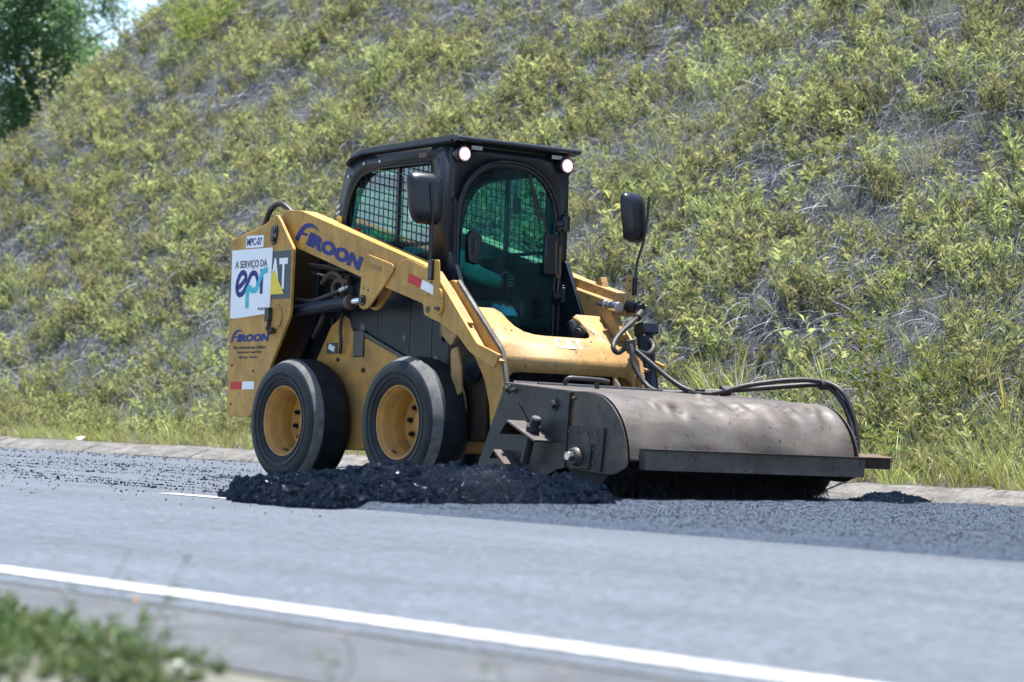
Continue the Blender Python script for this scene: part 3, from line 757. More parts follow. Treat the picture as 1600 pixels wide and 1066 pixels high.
for s in (-1, 1):
    bm = NB(); prism(bm, rpoly(BEAM, [.04, .06, .03, .04, .02, .02, .04, .06, .05]), s * .6385, s * .515)
    arm = part('lift_arm', bm, YEL_DUST if s > 0 else YEL, bevel=.016, seg=3)
    bm = NB(); prism(bm, rpoly(UP, UPR), s * .6405, s * .622); obj('outer_plate', bm, YEL, arm, bevel=.0025)
    bm = NB(); prism(bm, rpoly(LEG, [.02, .02, .02, .02, .02, .03, .02, .02, .02, .03, .03, .03, .03, .02]), s * .545, s * .512); ip = obj('inner_plate', bm, YEL, arm, bevel=.003)
    # sloping channel floor between the plates, with a raised box on its upper half
    bm = NB(); prism(bm, [(1.38, 1.345), (1.57, 1.195), (1.93, .835), (2.10, .770), (2.09, .755), (1.90, .81), (1.55, 1.155), (1.38, 1.30)], s * .6225, s * .5445); obj('channel_floor', bm, YEL_DUST, arm, bevel=.002)
    bm = NB(); prism(bm, [(1.45, 1.325), (1.60, 1.195), (1.80, .998), (1.775, .975), (1.58, 1.15), (1.42, 1.28)], s * .6210, s * .560); obj('channel_box', bm, YEL_DUST, arm, bevel=.005)
    # worn steel edge of the inner plate
    bm = NB(); tube(bm, [(1.585, s * .5285, 1.258), (2.032, s * .5285, .846), (2.054, s * .5285, .818), (2.108, s * .5285, .61)], .0175, n=8); obj('worn_edge', bm, STL if s < 0 else YEL_DUST, arm)
    # gusset that carries the lift cylinder
    G = [(.769, 1.452), (1.045, 1.378), (1.062, 1.362), (1.061, 1.335), (.95, 1.234), (.80, 1.112), (.745, 1.098), (.685, 1.120), (.705, 1.303)]
    bm = NB(); prism(bm, rpoly(G, [.02, .02, .02, .02, .03, .03, .03, .03, .01]), s * .655, s * .6395); gs = obj('cylinder_gusset', bm, YEL, arm, bevel=.004)
    bm = NB(); prism(bm, rpoly([(.715, 1.30), (.96, 1.25), (.80, 1.112), (.745, 1.098), (.685, 1.120)], .02), s * .57, s * .552); obj('inner_gusset', bm, YEL_D, arm, bevel=.003)
    bm = NB(); prism(bm, rpoly([(.80, 1.395), (.93, 1.360), (.935, 1.335), (.805, 1.37)], .012), s * .6565, s * .654); obj('slot', bm, YEL_D, arm)
    bm = NB(); tube(bm, [(.80, s * .656, 1.398), (.93, s * .656, 1.363)], .004, n=6); tube(bm, [(.81, s * .656, 1.366), (.935, s * .656, 1.331)], .004, n=6); obj('slot_rim', bm, YEL_DUST, arm)
    bm = NB(); cyl(bm, (.735, s * .656, 1.16), (.735, s * .668, 1.16), .035, n=18); cyl(bm, (.735, s * .668, 1.16), (.735, s * .676, 1.16), .018, n=12); obj('pivot_pin', bm, BLK_P, arm, bevel=.003)
    bm = NB()
    for x, z in ((.745, 1.235), (.79, 1.222)): cyl(bm, (x, s * .6545, z), (x, s * .657, z), .008, n=8)
    obj('gusset_hole', bm, BLK_P, arm)
    # doubler plate near the knee with its strap
    bm = NB(); prism(bm, rpoly([(1.14, 1.40), (1.20, 1.405), (1.40, 1.34), (1.47, 1.28), (1.42, 1.16), (1.14, 1.24), (1.06, 1.33)], .01), s * .6445, s * .6395); obj('doubler_plate', bm, YEL, arm, bevel=.002)
    bm = NB(); prism(bm, rpoly([(1.49, 1.225), (1.575, 1.205), (1.60, 1.08), (1.575, 1.045), (1.525, 1.055), (1.50, 1.085)], .025), s * .655, s * .6395); st = obj('strap_plate', bm, YEL, arm, bevel=.003)
    bm = NB(); cyl(bm, (1.555, s * .655, 1.085), (1.555, s * .664, 1.085), .014, n=6); cyl(bm, (1.525, s * .655, 1.09), (1.525, s * .659, 1.09), .009, n=8); obj('strap_bolt', bm, STL_D, arm)
    bm = NB(); cyl(bm, (1.425, s * .6395, 1.085), (1.425, s * .6435, 1.085), .022, n=16); obj('stop_hole', bm, BLK_P, arm)
    # lift cylinder
    bm = NB(); cyl(bm, (-.30, s * .605, 1.10), (.50, s * .605, 1.155), .042, n=24); lc = part('lift_cylinder', bm, BLK_M, bevel=.004)
    bm = NB(); cyl(bm, (.50, s * .605, 1.155), (.535, s * .605, 1.1575), .047, n=24); obj('cylinder_gland', bm, HOSE_B, lc, bevel=.004)
    bm = NB(); cyl(bm, (.535, s * .605, 1.1575), (.73, s * .605, 1.17), .024, n=20); obj('cylinder_rod', bm, CHR, lc)
    bm = NB(); cyl(bm, (.735, s * .575, 1.165), (.735, s * .636, 1.165), .045, n=20); obj('rod_eye', bm, BLK, lc)
    # dark cavity block, bracket and tilt ram behind the leg
    bm = NB(); prism(bm, rpoly([(1.50, 1.02), (1.56, 1.04), (1.68, .93), (1.62, .86), (1.52, .93)], .02), s * .60, s * .57); tb = part('tilt_bracket', bm, YEL_DUST, bevel=.004)
    bm = NB(); prism(bm, rpoly([(1.62, .84), (1.69, .86), (1.73, .72), (1.74, .58), (1.69, .56), (1.63, .68)], .02), s * .60, s * .58); obj('pivot_link', bm, YEL_DUST, tb, bevel=.004)
    bm = NB(); box(bm, (1.62, s * .40, .60), (.42, .16, .62)); obj('cavity_block', bm, RUSTY, tb, bevel=.02)  # dark block added to stand in for the shaded cavity behind the tyre
    if s < 0:
        ARM = arm
        a_ = math.atan2(1.366 - 1.771, 1.36 + .05)
        swoosh('company_lettering', side_at(-.085, 1.578, -.6410, a_ - .02), .80, .150, NAVY, arm, .003)
        rs = flat_shape('reflector_strip', [[(0, 0), (.15, 0), (.15, .056), (0, .056)]], side_at(1.205, 1.262, -.6447, a_ - .03), RED, arm, .002)
        flat_shape('white_reflector', [[(.15, 0), (.30, 0), (.30, .056), (.15, .056)]], side_at(1.205, 1.262, -.6447, a_ - .03), WHT, arm, .002)
# left arm carries a square beam with the auxiliary couplings at its end
bm = NB(); prism(bm, [(1.20, 1.415), (1.905, 1.232), (1.905, 1.10), (1.20, 1.20)], .515, .60); ab = part('coupling_beam', bm, YEL_DUST, bevel=.006)
bm = NB(); prism(bm, [(1.42, 1.30), (1.80, 1.205), (1.95, .98), (1.90, .93), (1.6, 1.05), (1.42, 1.12)], .452, .512); obj('coupling_plate', bm, YEL_DUST, ab, bevel=.006)
bm = NB(); cyl(bm, (1.66, .47, 1.185), (1.78, .46, 1.175), .016, n=12); cyl(bm, (1.78, .46, 1.175), (1.80, .459, 1.172), .032, n=16); cyl(bm, (1.80, .459, 1.172), (1.84, .456, 1.168), .026, n=6); cyl(bm, (1.86, .45, 1.16), (1.94, .445, 1.15), .034, n=18)
obj('quick_coupler', bm, STL_B, ab, bevel=.003)
bm = NB(); cyl(bm, (1.90, .555, 1.165), (1.99, .555, 1.155), .042, n=18); cyl(bm, (1.99, .555, 1.155), (2.03, .555, 1.15), .03, n=12); obj('coupling_body', bm, BLK_P, ab, bevel=.003)
bm = NB(); prism(bm, rpoly([(1.58, 1.31), (1.64, 1.36), (1.66, 1.29)], .01), .53, .58); obj('beam_tab', bm, YEL_DUST, ab)

# ---- cross plate joining the arms at the front
D1 = Vector((1.755, 1.100)); D2 = Vector((1.985, .868)); D3 = Vector((2.045, .800)); D4 = Vector((2.062, .60))
U1 = (D2 - D1).normalized(); LS = (D2 - D1).length
def crossmap(y, t):     # t: length down the plate from its top edge
    q = D1 + U1 * t; return (q.x, y, q.y)
HW = .511
top = [(-HW, 0), (-.385, .0), (-.345, .035), (-.325, .10), (-.30, .150), (-.255, .190), (-.19, .212), (-.10, .218), (.21, .218), (.252, .205), (.268, .17), (.262, .12), (.245, .06), (.215, .025), (.255, .0), (HW, 0)]
bm = NB()
lower = [(HW, LS), (-HW, LS)]
tv = [bm.verts.new(crossmap(y, t)) for y, t in top]; lv = [bm.verts.new(crossmap(y, t)) for y, t in lower]
bm.faces.new(tv + lv)
prev = (lv[1], lv[0])
for k in range(1, 7):
    t = k / 6; q = (1 - t) ** 2 * D2 + 2 * t * (1 - t) * Vector((2.035, .818)) + t * t * D3
    cur = (bm.verts.new((q.x, -HW, q.y)), bm.verts.new((q.x, HW, q.y)))
    bm.faces.new((prev[0], prev[1], cur[1], cur[0])); prev = cur
dn = (D4 - D3); 
def lipmap(y, z): f = (z - D3.y) / dn.y; return (D3.x + dn.x * f, y, z)
lip = [(HW, .585), (.490, .585), (.485, .64), (.465, .685), (.42, .71), (.37, .716), (-.40, .712), (-.45, .704), (-.485, .675), (-.492, .62), (-.494, .585), (-HW, .585)]
bm.faces.new([prev[0], prev[1]] + [bm.verts.new(lipmap(y, z)) for y, z in lip])
cp = part('arm_cross_plate', bm, YEL_DUST, smooth=50)
so = cp.modifiers.new('thick', 'SOLIDIFY'); so.thickness = .016; so.offset = -1
# worn white three-letter mark on the sloping plate
Yv = Vector((0, 1, 0)); Uv = Vector((-U1.x, 0, -U1.y)); Nv = Yv.cross(Uv)
MC = Matrix(((Yv.x, Uv.x, Nv.x, 0), (Yv.y, Uv.y, Nv.y, 0), (Yv.z, Uv.z, Nv.z, 0), (0, 0, 0, 1)))
q = D1 + U1 * .322
q0 = Vector((q.x, -.060, q.y)) + Nv * .0015
place_text('badge_lettering', 'CAT', Matrix.Translation(q0) @ MC, .215, .088, WORN, cp, offset=.018, depth=.0025)
flat_shape('badge_triangle', [[(.085, .0), (.140, .0), (.112, .022)]], Matrix.Translation(q0) @ MC @ Matrix.Translation((0, 0, .003)), WHT, cp, .0015)
bm = NB()
for y, t in ((-.345, .19), (.30, .17), (.24, .245)):
    a, b = Vector(crossmap(y, t)), None
    cyl(bm, a - Nv * .002, a + Nv * .002, .006, n=8)
obj('plate_hole', bm, BLK_P, cp)
# things seen through the openings: torque tube, tilt rams, coupler
bm = NB(); cyl(bm, (1.72, -.5, .72), (1.72, .5, .72), .075, n=24); part('torque_tube', bm, BLK_M)
for s in (-1, 1):
    bm = NB(); cyl(bm, (1.66, s * .30, 1.05), (1.93, s * .30, .56), .045, n=20); cyl(bm, (1.93, s * .30, .56), (2.06, s * .30, .34), .024, n=16); part('tilt_ram', bm, BLK_M, bevel=.004)
bm = NB(); prism(bm, rpoly([(1.62, 1.07), (1.72, 1.085), (1.86, .98), (1.80, .84), (1.62, .84)], .03), .30, .318); pp = part('pivot_plate', bm, YEL_DUST, bevel=.004)
bm = NB(); cyl(bm, (1.78, .30, .985), (1.80, .24, .985), .045, n=20); cyl(bm, (1.80, .24, .985), (1.806, .22, .985), .03, n=16); obj('pivot_pin', bm, STL_D, pp, bevel=.004)
bm = NB(); prism(bm, rpoly([(2.06, .20), (2.06, .62), (2.10, .66), (2.16, .62), (2.20, .20)], .01), -.48, .48); part('coupler_plate', bm, STL_D, bevel=.006)
bm = NB(); box(bm, (1.86, 0, .45), (.10, .86, .30)); part('front_bulkhead', bm, BLK, bevel=.01)
bm = NB(); cyl(bm, (1.99, .60, 1.06), (2.10, .60, .55), .052, n=20); cyl(bm, (2.10, .60, .55), (2.14, .60, .36), .03, n=14); box(bm, (2.02, .60, 1.02), (.10, .12, .07), Euler((0, R(-14), 0))); part('outer_ram', bm, BLK_M, bevel=.008)

# ---- cab
def holed(outer, holes, mp):
    bm = NB(); edges = []
    for lp in [outer] + holes:
        vs = [bm.verts.new(mp(*p)) for p in lp]
        for i in range(len(vs)): edges.append(bm.edges.new((vs[i], vs[(i + 1) % len(vs)])))
    bmesh.ops.triangle_fill(bm, use_beauty=True, use_dissolve=False, edges=edges)
    return bm
def plate(name, bm, m, parent, th, off=-1, **k):
    o = obj(name, bm, m, parent, smooth=20, **k); s = o.modifiers.new('thick', 'SOLIDIFY'); s.thickness = th; s.offset = off
    return o
CABO = [(.03, 1.30), (.03, 1.56), (.075, 1.69), (.163, 1.912), (.185, 2.0), (.235, 2.07), (.33, 2.108), (1.352, 2.118), (1.352, 1.30)]
CABO = rpoly(CABO, [.0, .05, .1, .08, .04, .04, .05, .0, .0])
WIN = rpoly([(.22, 1.37), (.205, 1.66), (.265, 1.865), (.37, 1.985), (.54, 2.022), (1.165, 2.022), (1.175, 1.37)], [.02, .1, .1, .1, .08, .04, .02])
bm = NB(); box(bm, (.72, 0, 1.06), (1.25, .84, .06)); cab = part('cab', bm, BLK)
for s in (-1, 1):
    pl_ = plate('side_frame', holed(CABO, [WIN], lambda x, z: (x, s * .452, z)), BLK, cab, .03, off=1 if s > 0 else -1)
    pl_.modifiers['thick'].offset = 0
    # wire screen
    bm = NB()
    zt = lambda x: 1.865 + min(1, max(0, (x - .265) / .10)) * .12 + min(1, max(0, (x - .37) / .17)) * .037
    x = .25
    while x < 1.17:
        tube(bm, [(x, s * .445, 1.38), (x, s * .445, min(zt(x), 2.02) - .004)], .0026, n=5, caps=False); x += .0535
    z = 1.44
    while z < 2.26:
        x0, x1 = .225, 1.17
        f = lambda x: z - .20 * (x - .22)
        pts = [(x0 + (x1 - x0) * i / 30) for i in range(31)]
        seg = [p for p in pts if 1.39 < f(p) < zt(p) - .01]
        if len(seg) > 1: tube(bm, [(seg[0], s * .449, f(seg[0])), (seg[-1], s * .449, f(seg[-1]))], .0026, n=5, caps=False)
        z += .050
    obj('wire_screen', bm, BLK_P, cab)
    bm = NB(); bm.faces.new([bm.verts.new((x, s * .428, z)) for x, z in WIN]); obj('side_glass', bm, GLS, cab, smooth=0)
    bm = NB(); box(bm, (.765, s * .432, 1.70), (.035, .016, .64)); obj('window_bar', bm, BLK_P, cab)
    bm = NB(); box(bm, (.70, s * .432, 1.52), (.94, .014, .022)); obj('window_rail', bm, BLK_P, cab)
    tube_b = NB(); tube(tube_b, [(x, s * .466, z) for x, z in WIN[:]] + [(WIN[0][0], s * .466, WIN[0][1])], .006, n=6); obj('window_seal', tube_b, HOSE, cab)
    bm = NB()
    for x, z in ((.42, 2.062), (.60, 2.064), (.245, 1.99)): cyl(bm, (x, s * .466, z), (x, s * .474, z), .010, n=8)
    obj('frame_bolt', bm, STL_B, cab)
    bm = NB(); box(bm, (1.10, s * .475, 2.068), (.10, .02, .035)); cyl(bm, (1.13, s * .484, 2.068), (1.13, s * .495, 2.068), .018, n=12); obj('lashing_eye', bm, HOSE_B, cab, bevel=.004)
# front frame with the arched door
HWC = .466
FO = rpoly([(-HWC, .90), (-HWC, 2.118), (HWC, 2.118), (HWC, .90)], [0, .03, .03, 0])
def arch(hw, zb, zs, zt_, n=18, p=2.3):
    pts = [(-hw, zb)]
    for k in range(n + 1):
        a = math.pi - math.pi * k / n
        c, s_ = math.cos(a), math.sin(a)
        pts.append((hw * math.copysign(abs(c) ** (2 / p), c), zs + (zt_ - zs) * abs(s_) ** (2 / p)))
    pts.append((hw, zb)); return pts
DO = arch(.408, .94, 1.62, 2.052)
o = plate('front_frame', holed(FO, [DO], lambda y, z: (1.352, y, z)), BLK, cab, .03, 0)
DI = arch(.372, .97, 1.63, 2.018)
door = plate('door_frame', holed(arch(.404, .945, 1.62, 2.048), [DI], lambda y, z: (1.362, y, z)), BLK_P, LD, .02, 0)
bm = NB(); bm.faces.new([bm.verts.new((1.356, y, z)) for y, z in arch(.376, .966, 1.63, 2.022)]); obj('door_glass', bm, GLS, door, smooth=0)
bm = NB(); tube(bm, [(1.372, y, z) for y, z in DO], .009, n=6); obj('door_seal', bm, HOSE, door)
for s in (-1, 1):
    bm = NB(); box(bm, (1.33, s * .440, 1.12), (.05, .05, .40)); obj('pillar_foot', bm, BLK, cab, bevel=.006)
# back wall
bm = holed([(-.45, 0), (.45, 0), (.45, 1), (-.45, 1)], [[(-.36, .18), (.36, .18), (.36, .86), (-.36, .86)]], lambda y, t: (.05 + .14 * t, y, 1.30 + .74 * t))
plate('back_frame', bm, BLK, cab, .03, 0)
bm = NB(); bm.faces.new([bm.verts.new((.052 + .14 * t, y, 1.30 + .74 * t)) for y, t in ((-.37, .17), (.37, .17), (.37, .87), (-.37, .87))]); obj('rear_glass', bm, GLS, cab, smooth=0)
# roof
RP = rpoly([(.205, 2.062), (.235, 2.095), (.28, 2.122), (.36, 2.148), (.46, 2.160), (1.40, 2.176), (1.465, 2.166), (1.470, 2.140), (1.40, 2.128), (.42, 2.118), (.30, 2.095), (.235, 2.055)], .015)
bm = NB(); prism(bm, RP, -.482, .482); rf_ = obj('roof', bm, BLK, LD, bevel=.014, seg=3)
bm = NB(); tube(bm, [(.24, -.484, 2.075), (.30, -.486, 2.108), (.42, -.486, 2.126), (1.40, -.486, 2.140)], .010, n=8); obj('drip_rail', bm, BLK_P, rf_)
# work lights and marker lamps
for y in (-.418, .388):
    bm = NB(); cyl(bm, (1.36, y, 2.062), (1.42, y, 2.060), .040, .054, n=24); cyl(bm, (1.42, y, 2.060), (1.445, y, 2.059), .054, n=24); wl2 = obj('work_light', bm, BLK_P, LD, bevel=.003)
    bm = NB(); cyl(bm, (1.440, y, 2.059), (1.449, y, 2.059), .043, n=28); obj('lit_lens', bm, LENS, wl2)
    bm = NB(); cyl(bm, (1.4485, y, 2.059), (1.4515, y, 2.059), .030, n=24); obj('lit_bulb', bm, BULB, wl2)
for y in (-.305, .325):
    bm = NB(); box(bm, (1.39, y, 2.108), (.05, .085, .030)); ml = obj('marker_lamp', bm, BLK_P, LD, bevel=.004)
    bm = NB(); box(bm, (1.418, y, 2.108), (.008, .080, .025)); obj('lamp_lens', bm, LAMPG, ml, bevel=.002)
    for k in range(5):
        bm = NB(); box(bm, (1.4225, y - .03 + .015 * k, 2.108), (.002, .003, .023)); obj('lens_rib', bm, STL_D, ml, smooth=0)
# door handle, grab rail, hinges, wiper
bm = NB(); prism(bm, rpoly([(-.335, 1.40), (-.345, 1.555), (-.315, 1.60), (-.245, 1.575), (-.235, 1.545), (-.265, 1.385)], .015), 0, .045)
for v in bm.verts: v.co = Vector((1.372 + v.co.y, v.co.x, v.co.z))
dh = obj('door_latch', bm, BLK_P, LD, bevel=.006)
bm = NB(); box(bm, (1.42, -.29, 1.50), (.006, .03, .10)); obj('latch_pull', bm, BLK, dh)
bm = NB(); tube(bm, catmull([(1.36, -.440, 1.78), (1.40, -.440, 1.77), (1.405, -.440, 1.70), (1.405, -.438, 1.50), (1.40, -.436, 1.34), (1.36, -.436, 1.33)]), .011); obj('grab_rail', bm, BLK_M, cab)
for z, m_ in ((1.69, BLK_P), (1.235, BLK_M)):
    bm = NB(); cyl(bm, (1.395, .425, z - .045), (1.395, .425, z + .055), .032, n=18); cyl(bm, (1.38, .36, z - .01), (1.41, .40, z), .036, .030, n=18); box(bm, (1.378, .41, z - .01), (.03, .09, .075)); cyl(bm, (1.395, .425, z + .055), (1.395, .425, z + .07), .022, n=12)
    obj('door_hinge', bm, m_, cab, bevel=.006)
bm = NB(); tube(bm, [(1.378, .135, 1.985), (1.385, .255, 1.72), (1.385, .325, 1.50), (1.385, .34, 1.44)], .007, n=6); tube(bm, [(1.376, .14, 1.99), (1.378, .23, 1.70)], .011, n=6); wp = obj('wiper', bm, HOSE, LD)
bm = NB(); box(bm, (1.385, .325, 1.49), (.035, .115, .26)); obj('wiper_motor', bm, BLK_P, wp, bevel=.012)
bm = NB(); tube(bm, catmull([(1.40, .355, 1.58), (1.405, .352, 1.45), (1.405, .36, 1.37), (1.41, .375, 1.35), (1.405, .39, 1.38), (1.40, .385, 1.55), (1.395, .385, 1.20)]), .006); obj('wiper_cable', bm, HOSE_B, wp)
bm = NB(); box(bm, (1.35, .07, 1.785), (.004, .060, .105)); obj('notice_card', bm, HOSE_B, door)
# stickers beside the rear pillar
bm = NB(); box(bm, (.155, -.470, 1.71), (.05, .004, .05)); obj('yellow_sticker', bm, TRIY, cab)
bm = NB(); box(bm, (.33, -.472, 1.615), (.16, .006, .05), Euler((0, R(-8), 0))); obj('red_sticker', bm, RED, cab)
for z in (1.80, 1.76, 1.73):
    bm = NB(); box(bm, (.135, -.470, z), (.045, .003, .018), Euler((0, R(-22), 0))); obj('faded_print', bm, LAMPG, cab)
# seat, console and joysticks
bm = NB(); box(bm, (.60, 0, .98), (.46, .46, .13)); se = obj('seat', bm, BLK_P, LD, bevel=.04, seg=3)
bm = NB(); box(bm, (.37, 0, 1.30), (.12, .44, .58), Euler((0, R(-10), 0))); obj('seat_back', bm, BLK_P, se, bevel=.04, seg=3)
for s in (-1, 1):
    bm = NB(); box(bm, (.95, s * .33, 1.13), (.42, .12, .16)); cn = obj('console', bm, BLK, LD, bevel=.02)
    bm = NB(); cyl(bm, (1.06, s * .24, 1.18), (1.08, s * .22, 1.30), .014, n=12); cyl(bm, (1.08, s * .22, 1.28), (1.09, s * .215, 1.38), .026, .022, n=14); obj('joystick', bm, BLK_P, cn)

# ---- mirrors
def mirror(cx, cy, cz, hy, hz, pole, parent, ang):
    rt = empty_local('side_mirror', (cx, cy, cz)); rt.rotation_euler = (0, R(-3), ang)
    bm = NB(); n = 22; rings = []
    for d, f in ((0, 1.0), (.012, 1.02), (.035, .95), (.055, .72), (.060, .45)):
        ring = []
        for k in range(n):
            a = 2 * math.pi * k / n; c, s_ = math.cos(a), math.sin(a)
            yy = hy * f * math.copysign(abs(c) ** .45, c); zz = hz * f * math.copysign(abs(s_) ** .45, s_)
            ring.append(bm.verts.new((d, yy * (1 + .12 * zz / hz) - .10 * hy * zz / hz, zz)))
        rings.append(ring)
    for a, b in zip(rings, rings[1:]):
        for k in range(n): bm.faces.new((a[k], a[(k + 1) % n], b[(k + 1) % n], b[k]))
    bm.faces.new(rings[-1])
    obj('mirror_shell', bm, BLK_P, rt, smooth=50)
    bm = NB(); bm.faces.new([bm.verts.new((.004, hy * .97 * math.copysign(abs(math.cos(2 * math.pi * k / n)) ** .45, math.cos(2 * math.pi * k / n)), hz * .97 * math.copysign(abs(math.sin(2 * math.pi * k / n)) ** .45, math.sin(2 * math.pi * k / n)))) for k in range(n)])
    obj('mirror_glass', bm, CHR, rt, smooth=0)
    inv = (Matrix.Translation((cx, cy, cz)) @ Euler((0, R(-3), ang)).to_matrix().to_4x4()).inverted()
    bm = NB(); tube(bm, catmull([inv @ Vector(p) for p in pole]), .0085, n=8); obj('mirror_stalk', bm, BLK_P, rt)
    return rt
mirror(1.40, -.675, 1.762, .112, .158, [(1.46, -.675, 1.86), (1.47, -.668, 1.74), (1.465, -.655, 1.58), (1.45, -.648, 1.40), (1.448, -.648, 1.28)], LD, R(-14))
bm = NB(); box(bm, (1.47, -.655, 1.325), (.045, .030, .125)); mc = part('mirror_clamp', bm, BLK_P, bevel=.005)
bm = NB(); prism(bm, rpoly([(1.478, 1.24), (1.478, 1.385), (1.54, 1.385), (1.56, 1.20), (1.50, 1.20)], .015), -.652, -.642); obj('clamp_bracket', bm, YEL, mc, bevel=.003)
mirror(1.86, .585, 1.722, .098, .155, [(1.93, .665, 1.86), (1.93, .655, 1.72), (1.92, .64, 1.58), (1.90, .612, 1.45), (1.895, .600, 1.33)], LD, R(10))
bm = NB(); box(bm, (1.895, .598, 1.292), (.028, .028, .11)); mc = part('mirror_clamp', bm, BLK_P, bevel=.004)
bm = NB(); box(bm, (1.89, .560, 1.29), (.010, .048, .14)); obj('clamp_bracket', bm, YEL_DUST, mc, bevel=.004)
bm = NB(); cyl(bm, (1.895, .56, 1.325), (1.899, .56, 1.325), .006, n=8); cyl(bm, (1.895, .56, 1.265), (1.899, .56, 1.265), .006, n=8); obj('bracket_hole', bm, BLK_P, mc)

# ================================================================== OPERATOR
def skinned(chains):
    """chains: list of lists of (point, radius); returns a mesh grown with the skin modifier"""
    V, E_, Rr = [], [], []; idx = {}
    for ch in chains:
        prev = None
        for p, r in ch:
            key = tuple(round(c, 4) for c in p)
            if key not in idx: idx[key] = len(V); V.append(p); Rr.append(r)
            if prev is not None and prev != idx[key]: E_.append((prev, idx[key]))
            prev = idx[key]
    me = bpy.data.meshes.new('skin'); me.from_pydata(V, E_, [])
    o = bpy.data.objects.new('skin', me); C.objects.link(o)
    o.modifiers.new('s', 'SKIN'); 
    sk = me.skin_vertices[0].data if me.skin_vertices else None
    if sk is None:
        bm = bmesh.new(); bm.from_mesh(me); bm.verts.layers.skin.verify(); bm.to_mesh(me); bm.free(); sk = me.skin_vertices[0].data
    for i, r in enumerate(Rr):
        sk[i].radius = r if isinstance(r, tuple) else (r, r); sk[i].use_root = (i == 0)
    sub = o.modifiers.new('d', 'SUBSURF'); sub.levels = 2; sub.render_levels = 2
    dg = bpy.context.evaluated_depsgraph_get(); dg.update()
    res = bpy.data.meshes.new_from_object(o.evaluated_get(dg))
    bpy.data.objects.remove(o); return res
pel = (.58, 0, 1.10)
chains = [[(pel, .15), ((.56, 0, 1.25), .15), ((.56, 0, 1.40), .165), ((.58, 0, 1.50), .14), ((.60, 0, 1.565), .06), ((.615, 0, 1.62), .055), ((.635, 0, 1.70), .092), ((.64, 0, 1.765), .095), ((.635, 0, 1.81), .07)]]
for s in (-1, 1):
    el = (.80, s * .30, 1.285) if s < 0 else (.86, .29, 1.34)
    wr = (1.02, s * .235, 1.325)
    chains.append([((.58, 0, 1.50), .14), ((.585, s * .19, 1.485), .075), ((.68, s * .27, 1.385), .062), (el, .052), ((.93, s * .26, el[2] * .5 + .66), .045), (wr, .032), ((1.055, s * .225, 1.33), .034)])
    chains.append([(pel, .15), ((.62, s * .11, 1.09), .115), ((.90, s * .15, 1.115), .095), ((1.16, s * .15, 1.135), .075), ((1.22, s * .15, 1.05), .066), ((1.235, s * .15, .92), .058), ((1.22, s * .15, .78), .045), ((1.235, s * .15, .71), .045), ((1.30, s * .16, .70), .04), ((1.36, s * .17, .695), .03)])
body = skinned(chains)
bmm = bmesh.new(); bmm.from_mesh(body)
for s in (-1, 1):          # fingers closed on the joystick grips, and a thumb
    for k in range(4):
        z = 1.358 - .020 * k; L_ = (.95, 1.0, .97, .82)[k]
        fm = skinned([[((1.055, s * .242, z - .004), .010), ((1.088, s * .256, z), .0092), ((1.118 * 1 + .0 * L_, s * .240, z), .0088), ((1.128, s * .212, z), .008), ((1.108 + .01 * (1 - L_), s * .192, z - .002), .007)]])
        bmm.from_mesh(fm); bpy.data.meshes.remove(fm)
    fm = skinned([[((1.04, s * .21, 1.348), .012), ((1.062, s * .186, 1.368), .0105), ((1.090, s * .184, 1.378), .009), ((1.108, s * .196, 1.382), .008)]])
    bmm.from_mesh(fm); bpy.data.meshes.remove(fm)
# face: nose, eyes, ears, mouth, shaped as small forms sunk into the head
def blob(c, r, mi):
    res = bmesh.ops.create_uvsphere(bmm, u_segments=10, v_segments=8, radius=1, matrix=Matrix.Translation(c) @ Matrix.Diagonal((*r, 1)))
    for f in {f for v in res['verts'] for f in v.link_faces}: f.material_index = mi
bmm.faces.ensure_lookup_table()
for f in bmm.faces:
    c = f.calc_center_median(); mi = 0
    if c.z > 1.575 and abs(c.y) < .13: mi = 1                       # skin of neck and head
    elif c.x > 1.03 and c.z > 1.25: mi = 1                          # hands
    elif c.x > .74 and c.z < 1.23 or c.z < 1.02:
        mi = 2                                                      # trousers
        if c.x > 1.05 and 1.055 < c.z < 1.095: mi = 0
        if c.x > 1.05 and 1.095 <= c.z < 1.165: mi = 3
        if c.z < .735: mi = 4                                       # boots
    elif 1.27 < c.z < 1.31 and abs(c.y) < .18: mi = 3
    f.material_index = mi
blob((.738, 0, 1.725), (.022, .014, .024), 1)
for s in (-1, 1): blob((.718, s * .034, 1.748), (.012, .014, .008), 4); blob((.635, s * .096, 1.735), (.022, .012, .032), 1)
blob((.722, 0, 1.682), (.010, .026, .007), 2)
me = bpy.data.meshes.new('person'); bmm.to_mesh(me); bmm.free()
for m_ in (LIME, SKIN, RUST, SILV, BLK_P): me.materials.append(m_)
person = obj('person', me, None, None, smooth=60); person.matrix_world = MACH
tag(person, 'seated operator in green jacket and striped rust trousers behind the tinted cab glass', 'person')
bm = NB()
bmesh.ops.create_uvsphere(bm, u_segments=20, v_segments=12, radius=1, matrix=Matrix.Translation((.632, 0, 1.775)) @ Matrix.Diagonal((.108, .104, .085, 1)))
bmesh.ops.delete(bm, geom=[v for v in bm.verts if v.co.z < 1.765], context='VERTS')
prism(bm, rpoly([(.70, 1.772), (.80, 1.762), (.80, 1.770), (.70, 1.785)], .004), -.07, .07)
obj('cap', bm, HAIR, person, smooth=50)

# ================================================================== ROTARY BROOM ATTACHMENT
BR = empty('rotary_broom', MACH)
tag(BR, 'dented rusty grey pickup broom attachment on the front of the loader', 'broom')
Y0, Y1 = -.775, .925
